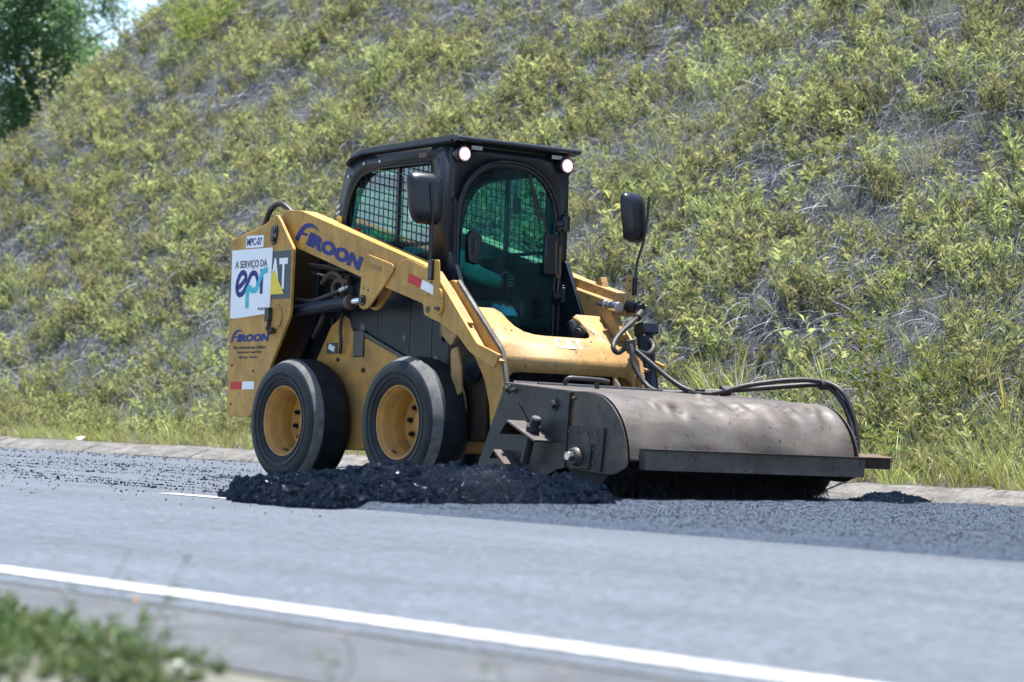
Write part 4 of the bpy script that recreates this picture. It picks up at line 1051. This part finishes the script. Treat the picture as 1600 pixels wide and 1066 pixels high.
# hopper sides
HS = [(2.15, .06), (2.435, .615), (2.45, .628), (3.075, .578), (3.05, .155), (2.93, .135), (2.72, .05), (2.30, .045)]
bm = NB(); prism(bm, rpoly(HS, .008), Y0 - .018, Y0); hs_ = obj('hopper_side', bm, STL_D, BR, bevel=.002)
bm = NB(); prism(bm, rpoly(HS, .008), Y1, Y1 + .018); obj('hopper_side', bm, STL_D, BR, bevel=.002)
bm = NB(); prism(bm, [(2.435, .632), (3.10, .580), (3.10, .568), (2.435, .616)], Y0 - .02, Y1 + .02); ht = obj('hopper_top', bm, STL, BR, bevel=.003)
bm = NB(); prism(bm, [(2.14, .05), (2.44, .62), (2.455, .612), (2.17, .05)], Y0, Y1); obj('hopper_back', bm, STL_D, BR)
# curved hood with dents
HP = catmull([(3.02, 0, .587), (3.10, 0, .580), (3.20, 0, .576), (3.32, 0, .556), (3.415, 0, .505), (3.50, 0, .412), (3.548, 0, .30), (3.562, 0, .20)], 5)
rd = random.Random(8)
dents = [(rd.uniform(-.6, .9), rd.uniform(.30, .62), rd.uniform(.018, .06), rd.uniform(-.026, .012)) for _ in range(85)]
bm = NB(); ny = 110; rows = []
for j in range(ny + 1):
    y = Y0 + .002 + (Y1 - Y0 - .004) * j / ny; row = []
    for i, p in enumerate(HP):
        t = i / (len(HP) - 1); a = HP[max(i - 1, 0)]; b = HP[min(i + 1, len(HP) - 1)]; tg = (b - a).normalized(); nn = Vector((-tg.z, 0, tg.x))
        if nn.z < 0 and t < .5: nn = -nn
        nn = Vector((abs(nn.x), 0, abs(nn.z)))
        d = .020 * noise.noise((y * 2.2, t * 3, 3)) * t + .010 * noise.noise((y * 7, t * 7, 1)) * t
        for (dy, dt, dr, da) in dents:
            q = ((y - dy) / dr) ** 2 + ((t - dt) * .75 / dr) ** 2
            if q < 6: d += da * math.exp(-q)
        edge = min(1, min(j, ny - j) / 5)
        row.append(bm.verts.new(Vector((p.x, y, p.z)) + nn * d * edge))
    rows.append(row)
for a, b in zip(rows, rows[1:]):
    for i in range(len(HP) - 1): bm.faces.new((a[i], a[i + 1], b[i + 1], b[i]))
hood = obj('hood', bm, STL, BR, smooth=80)
so = hood.modifiers.new('thick', 'SOLIDIFY'); so.thickness = .006; so.offset = -1
bm = NB(); box(bm, (3.585, .125, .207), (.05, 1.66, .112)); obj('front_flange', bm, STL, BR, bevel=.003)
bm = NB(); box(bm, (3.595, .125, .2665), (.075, 1.662, .006)); obj('flange_lip', bm, STL, BR, bevel=.001)
bm = NB(); box(bm, (3.45, .87, .44), (.10, .05, .012), Euler((0, R(45), 0))); obj('weld_patch', bm, STL, BR)
# brush-end plates
EP = rpoly([(3.07, .580), (3.19, .577), (3.33, .556), (3.425, .505), (3.512, .412), (3.560, .30), (3.575, .165), (3.46, .118), (3.36, .124), (3.035, .148)], [.004, .02, .04, .05, .05, .05, .02, .03, .03, .01])
for s, y in ((-1, Y0 - .018), (1, Y1 + .018)):
    bm = NB(); prism(bm, EP, y, y + s * .010); ep = obj('end_plate', bm, STL_E, BR, bevel=.002)
    if s < 0:
        bm = NB(); prism(bm, [(3.062, .575), (3.078, .574), (3.052, .15), (3.036, .151)], y - .03, y); obj('plate_rib', bm, STL_D, ep, bevel=.002)
        bm = NB(); prism(bm, rpoly([(3.058, .388), (3.385, .375), (3.360, .135), (3.045, .160)], .01), y - .022, y - .009); bp = obj('bearing_plate', bm, STL_D, ep, bevel=.002)
        bm = NB(); cyl(bm, (3.225, y - .021, .315), (3.225, y - .024, .315), .034, n=20); obj('plate_hole', bm, BLK_P, ep)
        bm = NB(); prism(bm, rpoly([(3.09, .285), (3.29, .285), (3.27, .145), (3.09, .150)], .02), y - .034, y - .021); bb = obj('bearing_block', bm, STL_D, ep, bevel=.003)
        bm = NB(); cyl(bm, (3.165, y - .034, .215), (3.165, y - .062, .215), .055, .046, n=24); cyl(bm, (3.165, y - .062, .215), (3.165, y - .070, .215), .046, n=24); obj('bearing', bm, STL, ep, bevel=.004)
        bm = NB(); cyl(bm, (3.165, y - .070, .215), (3.165, y - .105, .215), .028, n=6); obj('shaft_nut', bm, STL_B, ep, bevel=.004)
        for x, z in ((3.08, .355), (3.15, .355), (3.24, .350), (3.32, .345), (3.33, .31), (3.30, .18), (3.30, .26), (3.075, .19), (3.10, .54)):
            bm = NB(); cyl(bm, (x, y - .008, z), (x, y - .027, z), .009, n=6); obj('plate_bolt', bm, HOSE_B, ep)
    else:
        pass
# bolts and jack bracket on the near hopper side
YS = Y0 - .018
for x, z, r in ((2.905, .503, .026), (2.468, .592, .020), (2.53, .585, .012)):
    bm = NB(); cyl(bm, (x, YS, z), (x, YS - .008, z), r * 1.5, n=18); cyl(bm, (x, YS - .008, z), (x, YS - .028, z), r, n=6); obj('hex_bolt', bm, STL_D, hs_, bevel=.002)
bm = NB(); prism(bm, [(2.56, .50), (2.575, .505), (2.70, .385), (2.685, .378)], YS - .006, YS); obj('scraper_seam', bm, BLK, hs_)
JB = empty('jack_bracket', Matrix()); JB.parent = BR; JB.location = (0, 0, 0); JB.matrix_parent_inverse = Matrix()
bm = NB(); prism(bm, [(2.655, .400), (2.665, .410), (2.925, .300), (2.918, .288)], YS - .15, YS); obj('angle_flange', bm, STL, JB, bevel=.002)
bm = NB(); prism(bm, [(2.655, .400), (2.668, .404), (2.60, .330), (2.59, .332)], YS - .15, YS); obj('angle_web', bm, STL_D, JB, bevel=.002)
bm = NB(); prism(bm, [(2.47, .235), (2.482, .243), (2.64, .12), (2.628, .110)], YS - .10, YS); obj('lower_angle', bm, STL, JB, bevel=.002)
bm = NB(); prism(bm, [(2.47, .235), (2.482, .235), (2.44, .19), (2.43, .192)], YS - .10, YS); obj('lower_web', bm, STL_D, JB, bevel=.002)
bm = NB(); cyl(bm, (2.80, YS - .075, .335), (2.85, YS - .080, .425), .030, n=18); cyl(bm, (2.80, YS - .075, .335), (2.825, YS - .0775, .380), .044, n=6); jp = obj('jack_pin', bm, STL_D, JB, bevel=.004)
bm = NB(); cyl(bm, (2.80, YS - .075, .335), (2.74, YS - .07, .17), .026, n=14); obj('jack_leg', bm, STL_D, JB)
bm = NB(); cyl(bm, (2.85, YS - .080, .425), (2.852, YS - .0802, .429), .022, n=18); obj('pin_end', bm, STL_B, JB)
# handle and clamp on top
bm = NB(); tube(bm, catmull([(2.62, -.50, .63), (2.64, -.49, .665), (2.66, -.42, .668), (2.68, -.28, .664), (2.69, -.23, .655)]), .014); cyl(bm, (2.67, -.30, .61), (2.67, -.30, .66), .014, n=10); obj('lifting_handle', bm, HOSE, BR)
bm = NB(); box(bm, (2.66, .50, .605), (.09, .12, .05)); cyl(bm, (2.66, .50, .62), (2.66, .50, .65), .03, n=12); obj('hose_clamp_block', bm, STL_D, BR, bevel=.006)
bm = NB(); tube(bm, [(2.50, -.60, .628), (2.52, .9, .628)], .012, n=8); obj('rear_edge_bar', bm, STL_D, BR)
# motor bracket and rest at the far end
bm = NB(); box(bm, (3.20, 1.12, .30), (.14, .24, .14)); mb = obj('motor_housing', bm, STL_D, BR, bevel=.01)
bm = NB(); box(bm, (3.20, 1.24, .345), (.02, .13, .10)); obj('motor_flange', bm, HOSE_B, mb, bevel=.004)
bm = NB(); prism(bm, rpoly([(3.15, .295), (3.30, .275), (3.30, .268), (3.15, .285)], .002), .95, 1.50); fr = obj('far_rest', bm, HOSE_B, BR, bevel=.003)
bm = NB(); box(bm, (3.285, 1.22, .238), (.012, .52, .066)); obj('rest_web', bm, RUSTY, fr, bevel=.003)
# hoses
H1 = [(1.95, .552, 1.144), (2.01, .552, 1.128), (2.05, .50, 1.09), (2.09, .422, 1.05), (2.15, .272, .962), (2.2, .194, .891), (2.22, .219, .857), (2.25, .263, .898), (2.27, .262, .915), (2.30, .262, .86), (2.32, .26, .784), (2.4, .288, .672), (2.5, .316, .623), (2.6, .483, .626), (2.7, .674, .645), (2.8, .919, .673), (2.92, 1.158, .701), (3.0, 1.225, .69), (3.1, 1.25, .60), (3.17, 1.262, .466), (3.20, 1.255, .34)]
H2 = [(2.0, .567, 1.001), (2.05, .589, .969), (2.1, .596, .913), (2.15, .509, .865), (2.2, .381, .877), (2.25, .295, .903), (2.29, .300, .870), (2.35, .334, .819), (2.5, .414, .694), (2.6, .457, .640), (2.65, .541, .620), (2.72, .631, .638), (2.8, .763, .682), (2.92, 1.019, .724), (3.0, 1.20, .716), (3.1, 1.25, .658), (3.17, 1.275, .524), (3.21, 1.285, .34)]
for H in (H1, H2):
    bm = NB(); tube(bm, catmull(H, 8), .0160, n=12); obj('hydraulic_hose', bm, HOSE, BR, smooth=60)
bm = NB(); cyl(bm, (1.93, .553, 1.150), (2.02, .553, 1.124), .027, n=14); cyl(bm, (2.02, .553, 1.124), (2.055, .495, 1.085), .026, n=14); obj('elbow_fitting', bm, STL_D, BR, bevel=.003)
bm = NB(); cyl(bm, (1.96, .56, 1.03), (2.04, .585, .98), .024, n=14); obj('hose_fitting', bm, STL_B, BR, bevel=.003)
for P, r in (((2.255, .275, .905), .042), ((2.71, .655, .643), .032), ((2.985, 1.205, .703), .034)):
    bm = NB(); d = Vector((.08, .3, .02)).normalized() if r < .04 else Vector((.1, .1, -1)).normalized()
    cyl(bm, Vector(P) - d * .03, Vector(P) + d * .03, r, n=14); obj('hose_tie', bm, HOSE, BR, bevel=.004)
# brush: core, steel wafers and bristles
BC = (3.20, .232)
bm = NB(); cyl(bm, (BC[0], Y0 + .01, BC[1]), (BC[0], Y1 - .01, BC[1]), .20, n=36); brc = obj('brush_core', bm, BRUSH, BR)
V, F = [], []; rb = random.Random(2)
for k in range(9000):
    a = rb.uniform(0, 6.28); y = Y0 + .03 + rb.random() * (Y1 - Y0 - .06)
    y = round(y / .035) * .035 + rb.gauss(0, .007)
    L_ = rb.uniform(.245, .275); a2 = a + rb.uniform(-.12, .12); y2 = y + rb.uniform(-.02, .02); w_ = .0045
    p = Vector((BC[0] + .18 * math.cos(a), y, BC[1] + .18 * math.sin(a))); q = Vector((BC[0] + L_ * math.cos(a2), y2, BC[1] + L_ * math.sin(a2)))
    i = len(V); V += [(p.x, p.y - w_, p.z), (p.x, p.y + w_, p.z), (q.x, q.y + w_ * .6, q.z), (q.x, q.y - w_ * .6, q.z)]; F.append((i, i + 1, i + 2, i + 3))
me = bpy.data.meshes.new('bristles'); me.from_pydata(V, [], F)
tag(obj('bristles', me, BRUSH, BR, smooth=0), kind='stuff')

# ================================================================== LOOSE ASPHALT
def inside_dist(p, poly):
    """signed distance to a polygon's edge, positive inside"""
    x, y = p; ins = False; best = 1e9; n = len(poly)
    for i in range(n):
        x1, y1 = poly[i]; x2, y2 = poly[(i + 1) % n]
        if (y1 > y) != (y2 > y) and x < (x2 - x1) * (y - y1) / (y2 - y1) + x1: ins = not ins
        dx, dy = x2 - x1, y2 - y1; t = max(0, min(1, ((x - x1) * dx + (y - y1) * dy) / (dx * dx + dy * dy)))
        best = min(best, math.hypot(x - x1 - t * dx, y - y1 - t * dy))
    return best if ins else -best
MAT_POLY = [(2.95, -2.93), (14, -2.92), (14, 1.62), (3.9, 1.60), (3.2, 1.2), (2.4, .9), (2.4, -1.2), (2.7, -2.3)]
def mat_z(x, y):
    d = inside_dist((x, y), MAT_POLY) + .03 * noise.noise((x * 5, y * 5, 2))
    return road_z(y) - .01 + .040 * min(1, max(0, d / .07)) + (.006 * noise.noise((x * 14, y * 14, 1)) + .006 * noise.noise((x * 40, y * 40, 1)) + .006 * noise.noise((x * 2.5, y * 6, 6))) * min(1, max(0, d / .02))
bm = NB(); xs = []; x = 2.3
while x < 12.5: xs.append(x); x += .034 if x < 9.5 else .1
ys = [-2.99 + .034 * j for j in range(138)]
gv = [[bm.verts.new((x, y, mat_z(x, y))) for y in ys] for x in xs]
for a, b in zip(gv, gv[1:]):
    for j in range(len(ys) - 1): bm.faces.new((a[j], a[j + 1], b[j + 1], b[j]))
tag(obj('loose_asphalt_layer', bm, FRESH, smooth=60), 'thin dark layer of loose asphalt grit on the road', kind='stuff')

PPOLY = [(3.12, -3.06), (3.7, -3.14), (4.1, -3.05), (4.22, -2.75), (4.2, -2.3), (4.16, -1.60), (4.02, -1.15), (3.6, -.88), (2.9, -.84), (2.35, -.95), (2.2, -1.4), (2.25, -2.0), (2.6, -2.7)]
def pile_h(x, y, poly, hmax, slope, seed):
    d = inside_dist((x, y), poly) + .10 * noise.noise((x * 3, y * 3, seed)) + .05 * noise.noise((x * 9, y * 9, seed))
    if d < 0: return -.03
    h = hmax * (1 - math.exp(-d * slope / hmax))
    h *= .66 + .42 * noise.noise((x * 2.6, y * 2.6, seed + 3)) + .30 * noise.noise((x * 6.5, y * 6.5, seed + 5))
    h += min(1, d / .06) * min(1, hmax / .12) * (.075 * (.5 - abs(noise.noise((x * 5.5, y * 5.5, seed + 9)))) + .036 * noise.noise((x * 13, y * 13, seed)) + .030 * abs(noise.noise((x * 32, y * 32, seed))) + .012 * noise.noise((x * 70, y * 70, seed)))
    return h
def heap(name, poly, hmax, slope, seed, step, label):
    x0 = min(p[0] for p in poly) - .1; x1 = max(p[0] for p in poly) + .1; y0 = min(p[1] for p in poly) - .1; y1 = max(p[1] for p in poly) + .1
    nx = int((x1 - x0) / step); ny = int((y1 - y0) / step)
    bm = NB(); H = {}
    for i in range(nx + 1):
        for j in range(ny + 1):
            x = x0 + i * step; y = y0 + j * step; h = pile_h(x, y, poly, hmax, slope, seed)
            H[i, j] = (bm.verts.new((x, y, road_z(y) + .012 + h)), h)
    for i in range(nx):
        for j in range(ny):
            q = [H[i, j], H[i + 1, j], H[i + 1, j + 1], H[i, j + 1]]
            if max(k[1] for k in q) > -.02: bm.faces.new([k[0] for k in q])
    bmesh.ops.delete(bm, geom=[v for v in bm.verts if not v.link_faces], context='VERTS')
    return tag(obj(name, bm, PILE, smooth=25), label, 'asphalt heap', 'heaps of loose asphalt')
hp1 = heap('asphalt_heap', PPOLY, .165, .50, 4.0, .016, 'long heap of black loose asphalt in front of the wheels')
RPOLY = [(4.02, .85), (4.0, 1.08), (3.6, 1.45), (3.1, 1.93), (2.75, 2.0), (2.75, 1.70), (3.2, 1.25), (3.6, .85)]
hp2 = heap('asphalt_heap', RPOLY, .045, .35, 14.0, .016, 'small heap of black loose asphalt beside the kerb at the far end of the broom')

def stone_src(i, m=None):
    bm = NB(); bmesh.ops.create_icosphere(bm, subdivisions=1, radius=1)
    for v in bm.verts: v.co = v.co * random.uniform(.65, 1.15); v.co.z *= .75
    me = bpy.data.meshes.new('stone'); bm.to_mesh(me); bm.free(); me.materials.append(m or STONE)
    return bpy.data.objects.new('stone', me)
rb = random.Random(9); PT = []
def addstone(x, y, z, s): PT.append(((x, y, z), (rb.uniform(0, 6), rb.uniform(0, 6), rb.uniform(0, 6)), s, rb.randrange(5)))
while len(PT) < 20000:
    x = rb.uniform(2.1, 4.4); y = rb.uniform(-3.3, -.8); h = pile_h(x, y, PPOLY, .165, .50, 4.0)
    if h > -.02: addstone(x, y, road_z(y) + .012 + h, rb.choice((.004, .005, .005, .006, .007, .008, .010, .012, .016, .026)) * rb.uniform(.7, 1.2))
n0 = len(PT)
while len(PT) < n0 + 900:
    x = rb.uniform(2.7, 4.1); y = rb.uniform(.8, 2.1); h = pile_h(x, y, RPOLY, .045, .35, 14.0)
    if h > -.02: addstone(x, y, road_z(y) + .012 + h, rb.uniform(.005, .011))
scatter('heap_crumbs', PT, [stone_src(i) for i in range(5)]); PT = []
n0 = 0
while len(PT) < n0 + 42000:      # grit lying on the loose layer
    x = rb.uniform(2.9, 11.5); y = rb.uniform(-2.95, 1.6)
    if inside_dist((x, y), MAT_POLY) > .02: addstone(x, y, mat_z(x, y) + .001, rb.uniform(.0018, .0045) * (1.8 if rb.random() < .05 else 1))
scatter('asphalt_grit', PT, [stone_src(i, GRIT) for i in range(5)])
PT = []
rows_ = [(-2.15, .10, 900), (-1.75, .12, 700), (-1.2, .16, 900), (-.6, .2, 700), (-.05, .22, 800), (.45, .2, 500), (-2.5, .08, 350)]
for yc, sg_, n in rows_:
    for k in range(n * 4):
        x = rb.uniform(-12, 2.2); y = yc + rb.gauss(0, sg_) + .12 * noise.noise((x * .4, yc, 0))
        dn_ = noise.noise((x * .45, y * 7, 3)) + .6 * noise.noise((x * 1.6, y * 13, 8))
        if dn_ > .02: addstone(x, y, road_z(y) + .002, rb.uniform(.002, .0065) * (2.2 if rb.random() < .05 else 1))
for k in range(160):
    x = rb.uniform(-3, 5); y = rb.uniform(-3.6, -2.4); addstone(x, y, road_z(y) + .002, rb.uniform(.003, .008))
for k in range(500):
    x = rb.uniform(-14, 9); y = rb.uniform(1.3, 2.08); addstone(x, y, road_z(y) + .003, rb.uniform(.004, .012))
scatter('road_crumbs', PT, [stone_src(i) for i in range(5)])

# ================================================================== SINGLE PLANTS
def mesh_leaves(name, V, F, T, m, parent):
    me = bpy.data.meshes.new(name); me.from_pydata(V, [], F)
    a = me.attributes.new('tint', 'FLOAT', 'FACE'); a.data.foreach_set('value', T)
    return obj(name, me, m, parent, smooth=0)
def bush(name, label, cat, x, y, h, rad, stems, lps, L, w, m, group, lean=.35, seed=1, stemm=None):
    rq = random.Random(seed); z0 = bank_z(x, y)
    e = empty(name, Matrix.Translation((x, y, z0))); tag(e, label, cat, group)
    V, F, T = [], [], []; bm = NB()
    for s in range(stems):
        a = rq.uniform(0, 6.28); r = rad * math.sqrt(rq.random()) * .5
        d = Vector((math.cos(a) * rq.uniform(0, lean), math.sin(a) * rq.uniform(0, lean), 1)).normalized(); hh = h * rq.uniform(.6, 1.05)
        p0 = Vector((math.cos(a) * r, math.sin(a) * r, -.05)); bend = Vector((math.cos(a), math.sin(a), -.3)) * rq.uniform(0, .3) * hh
        pts = [p0 + d * hh * t + bend * t * t for t in (0, .25, .5, .75, 1)]
        tube(bm, pts, .004, n=5, rad=[.0035, .003, .0028, .002, .001])
        for k in range(lps):
            t = rq.uniform(.2, 1); q = p0 + d * hh * t + bend * t * t; b = rq.uniform(0, 6.28)
            add_leaf(V, F, T, q, Vector((math.cos(b), math.sin(b), rq.uniform(-.1, .8))) + d * .4, Vector((0, 0, 1)), L * rq.uniform(.6, 1.3), w * rq.uniform(.7, 1.3), rq.random(), rq.uniform(.05, .4))
    obj('stem', bm, stemm or TWIG, e); mesh_leaves('foliage', V, F, T, m, e)
    return e
BG = 'leafy shrubs at the foot of the bank'
bush('shrub', 'large bright green bamboo-leaved shrub on the bank at the right edge', 'shrub', 1.15, 3.85, .95, .60, 34, 30, .095, .014, LEAF2, BG, .6, 3)
bush('shrub', 'upright leafy shrub just right of the hose arch on the bank', 'shrub', .55, 3.45, .60, .30, 14, 20, .085, .013, LEAF2, BG, .4, 4)
bush('shrub', 'low broad green shrub under the large bright shrub by the verge grass', 'shrub', 1.6, 3.45, .50, .5, 22, 20, .10, .018, LEAF2, BG, .7, 5)
bush('shrub', 'bright leafy shrub on the bank left of the loader', 'shrub', -11.2, 3.75, .55, .5, 22, 20, .09, .016, LEAF2, BG, .6, 6)
bush('shrub', 'yellow green bush high on the left shoulder of the bank', 'shrub', -18.6, 7.6, .75, .6, 30, 26, .09, .016, LEAF, BG, .6, 12)
bush('tall_grass_clump', 'bright green tall grass on the crest near the sky gap', 'grass clump', -18.2, 9.3, .9, .4, 26, 14, .22, .014, GRASS, None, .5, 13)
def tall_weed(x, y, h, seed, label, lf=6):
    return bush('tall_weed', label, 'weed', x, y, h, .04, 2, lf, .10, .018, LEAF2, 'tall thin weeds by the kerb', .12, seed)
tall_weed(1.05, 2.62, .75, 21, 'tall thin weed stem closest behind the far end of the broom', 10)
tall_weed(1.30, 2.75, .62, 22, 'thin weed stem second to the right of the hose arch')
tall_weed(2.25, 2.60, .48, 23, 'short bare weed stem at the kerb right of the broom rest', 3)
tall_weed(-7.0, 2.62, .42, 24, 'thin dark weed stem above the kerb left of the loader', 3)
# dry bare shrub behind the hoses
dx, dy = .35, 2.78
ds = empty('bare_shrub', Matrix.Translation((dx, dy, bank_z(dx, dy)))); tag(ds, 'dry leafless shrub with pale twigs behind the hose arch', 'shrub')
rq = random.Random(4)
def twig(p, d, L, r, lev):
    pts = [p]; 
    for k in range(4):
        d = (d + Vector((rq.uniform(-.2, .2), rq.uniform(-.2, .2), rq.uniform(-.05, .15)))).normalized(); p = p + d * L / 4; pts.append(p)
    bm = NB(); tube(bm, pts, r, n=5, rad=[r * (1 - .16 * k) for k in range(5)]); obj('twig', bm, TWIG, ds)
    if lev < 3:
        for k in range(2 if lev else 3):
            q = pts[rq.choice((2, 3, 4))]
            twig(q, (d + Vector((rq.uniform(-.7, .7), rq.uniform(-.4, .4), rq.uniform(-.1, .5)))).normalized(), L * rq.uniform(.55, .8), r * .62, lev + 1)
for dd in ((-.75, -.1, .75), (.05, 0, 1), (.3, -.1, 1)): twig(Vector((rq.uniform(-.04, .04), 0, -.05)), Vector(dd).normalized(), .58, .012, 1)

# trees past the end of the bank
def tree(x, y, zb, h, rad, label, seed, zc=.62):
    rq = random.Random(seed); e = empty('tree', Matrix.Translation((x, y, zb))); tag(e, label, 'tree', 'dark trees past the end of the bank')
    bm = NB(); tube(bm, catmull([(0, 0, -.3), (.1, .05, h * .3), (-.05, .1, h * .6), (.05, 0, h * .9)]), .1, n=8, rad=[.16 - .13 * k / 24 for k in range(25)])
    V, F, T = [], [], []
    for b in range(16):
        zz = h * rq.uniform(.25, .85); a = rq.uniform(0, 6.28)
        tip = Vector((math.cos(a) * rad * rq.uniform(.4, .9), math.sin(a) * rad * rq.uniform(.4, .9), zz + rq.uniform(.2, .9)))
        tube(bm, [(0, 0, zz), tuple(tip * .5 + Vector((0, 0, zz * .5 + .1))), tuple(tip)], .03, n=5, rad=[.045, .03, .012])
    obj('trunk', bm, BARK, e)
    cl = []
    for c in range(250):
        a = rq.uniform(0, 6.28); t = rq.uniform(-1, 1); rr = rad * math.sqrt(max(.05, 1 - t * t)) * rq.uniform(.25, 1.0)
        cl.append((Vector((math.cos(a) * rr, math.sin(a) * rr, h * zc + t * h * .40)), rq.uniform(.22, .42)))
    for c, cr in cl:
        for k in range(110):
            p = c + Vector((rq.gauss(0, 1), rq.gauss(0, 1), rq.gauss(0, .8))) * cr * .55
            d = Vector((rq.uniform(-1, 1), rq.uniform(-1, 1), rq.uniform(-.6, .6)))
            add_leaf(V, F, T, p, d, Vector((rq.uniform(-.4, .4), rq.uniform(-.4, .4), 1)), rq.uniform(.07, .13), rq.uniform(.035, .06), rq.random(), .2)
    mesh_leaves('crown', V, F, T, TREEL, e)
tree(-29.1, 12.35, 1.2, 9.0, 1.25, 'dark green leafy tree at the top left corner beyond the bank', 31)
tree(-31.0, 12.9, .6, 8.2, 1.5, 'dark tree behind, at the very left edge of the picture', 32)
tree(-37.7, 17.5, .5, 10.5, 1.4, 'hazy tree far behind the crest, right of the sky gap', 37)
bush('sapling', 'thin sapling at the crest right of the dark tree', 'sapling', -21.4, 8.6, 1.5, .25, 9, 22, .10, .02, LEAF, None, .25, 33)

# litter on the far verge
def litter(x, y, s, label, seed):
    rq = random.Random(seed); bm = NB(); bmesh.ops.create_icosphere(bm, subdivisions=2, radius=s)
    for v in bm.verts: v.co = v.co * rq.uniform(.65, 1.2); v.co.z *= .55
    o = obj('litter', bm, PAPER, None, smooth=0); o.location = (x, y, (VZ if y < 2.5 else bank_z(x, y)) + s * .35); tag(o, label, 'litter', 'scraps of white litter on the verge')
litter(-8.65, 2.43, .055, 'crumpled white litter lying on top of the kerb', 1)
litter(-10.9, 3.25, .06, 'small white scrap in the grass at the left edge', 2)

# near verge: weeds out of focus in front of the camera
rb = random.Random(15); PW = []
def nz_(x, y): return near_z(x, y) if y < -7.05 else road_z(y)
for k in range(4200):
    x = rb.uniform(6.5, 13.5); y = rb.uniform(-9.2, -6.95)
    d = noise.noise((x * 1.2, y * 1.5, 8))
    lim = -7.02 - .10 * (x - 8.2) * (1 if x > 8.2 else .3)
    edge = -7.03 - max(0, x - 9.3) * .32 - max(0, x - 9.95) * 1.2
    if y > edge + .12 * noise.noise((x * 3, 0, 1)): continue
    if rb.random() < .75 + d: PW.append(((x, y, nz_(x, y)), (rb.uniform(-.3, .3), rb.uniform(-.3, .3), rb.uniform(0, 6.28)), rb.uniform(.6, 1.15), rb.randrange(6)))
scatter('roadside_weeds', PW, [leafy_tuft(.10, random.uniform(.07, .13), 8, 12, .032, .011, WEED) for _ in range(4)] + [blade_tuft(.07, 26, .13, .004, WEED, .9) for _ in range(2)])
def flower(px, py, x, y, h, seed, label, m, hr):
    rq = random.Random(seed); e = empty('flowering_weed', Matrix.Translation((x, y, nz_(x, y)))); tag(e, label, 'weed', 'thin flowering weeds on the near verge')
    lean = Vector((rq.uniform(-.15, .15), rq.uniform(-.15, .15), 1)); pts = [lean * h * t + Vector((.05 * math.sin(t * 3 + seed), .05 * math.cos(t * 3 + seed), 0)) for t in (0, .3, .6, .85, 1)]
    bm = NB(); tube(bm, catmull(pts, 4), .0013, n=5); obj('stem', bm, DRYS, e)
    V, F, T = [], [], []
    for k in range(14):
        q = lean * h * rq.uniform(.05, .75); b = rq.uniform(0, 6.28); add_leaf(V, F, T, q, Vector((math.cos(b), math.sin(b), .3)), Vector((0, 0, 1)), rq.uniform(.02, .045), rq.uniform(.008, .016), rq.random())
    mesh_leaves('foliage', V, F, T, WEED, e)
    bm = NB()
    for k in range(9):
        a = 6.28 * k / 9; add = pts[-1] + Vector((math.cos(a) * hr, math.sin(a) * hr, hr * .3))
        q = [bm.verts.new(pts[-1] + Vector((math.cos(a + o_) * hr * f, math.sin(a + o_) * hr * f, hr * g))) for o_, f, g in ((-.25, .3, 0), (0, 1, .45), (.25, .3, 0))]
        bm.faces.new(q)
    bmesh.ops.create_icosphere(bm, subdivisions=1, radius=hr * .4, matrix=Matrix.Translation(pts[-1]))
    obj('flower_head', bm, m, e, smooth=0)
FL = [(9.05, -7.08, .20, SEED, .010, 'brown seed head stem left of the weed clump'),
      (9.7, -7.28, .15, FLOWO, .014, 'weed with an orange flower at the edge of the green clump'), (9.85, -7.25, .25, WEED, .014, 'green budded weed at the right end of the clump'),
      (10.05, -7.40, .06, FLOW, .018, 'low white flower at the bottom of the picture'), (10.6, -7.35, .16, SEED, .014, 'brown seed head right of the white flower'),
      (10.9, -7.20, .16, SEED, .013, 'seed head on bare gravel below the white line'), (11.4, -7.30, .15, SEED, .014, 'rightmost brown seed head in front of the line'),
      (8.5, -7.10, .20, SEED, .012, 'short seed head above the weed clump at the left'), (9.4, -7.12, .24, SEED, .010, 'tall brown stem above the middle of the clump')]
for i, (x, y, h, m_, hr, lb) in enumerate(FL): flower(0, 0, x, y, h, i + 1, lb, m_, hr)
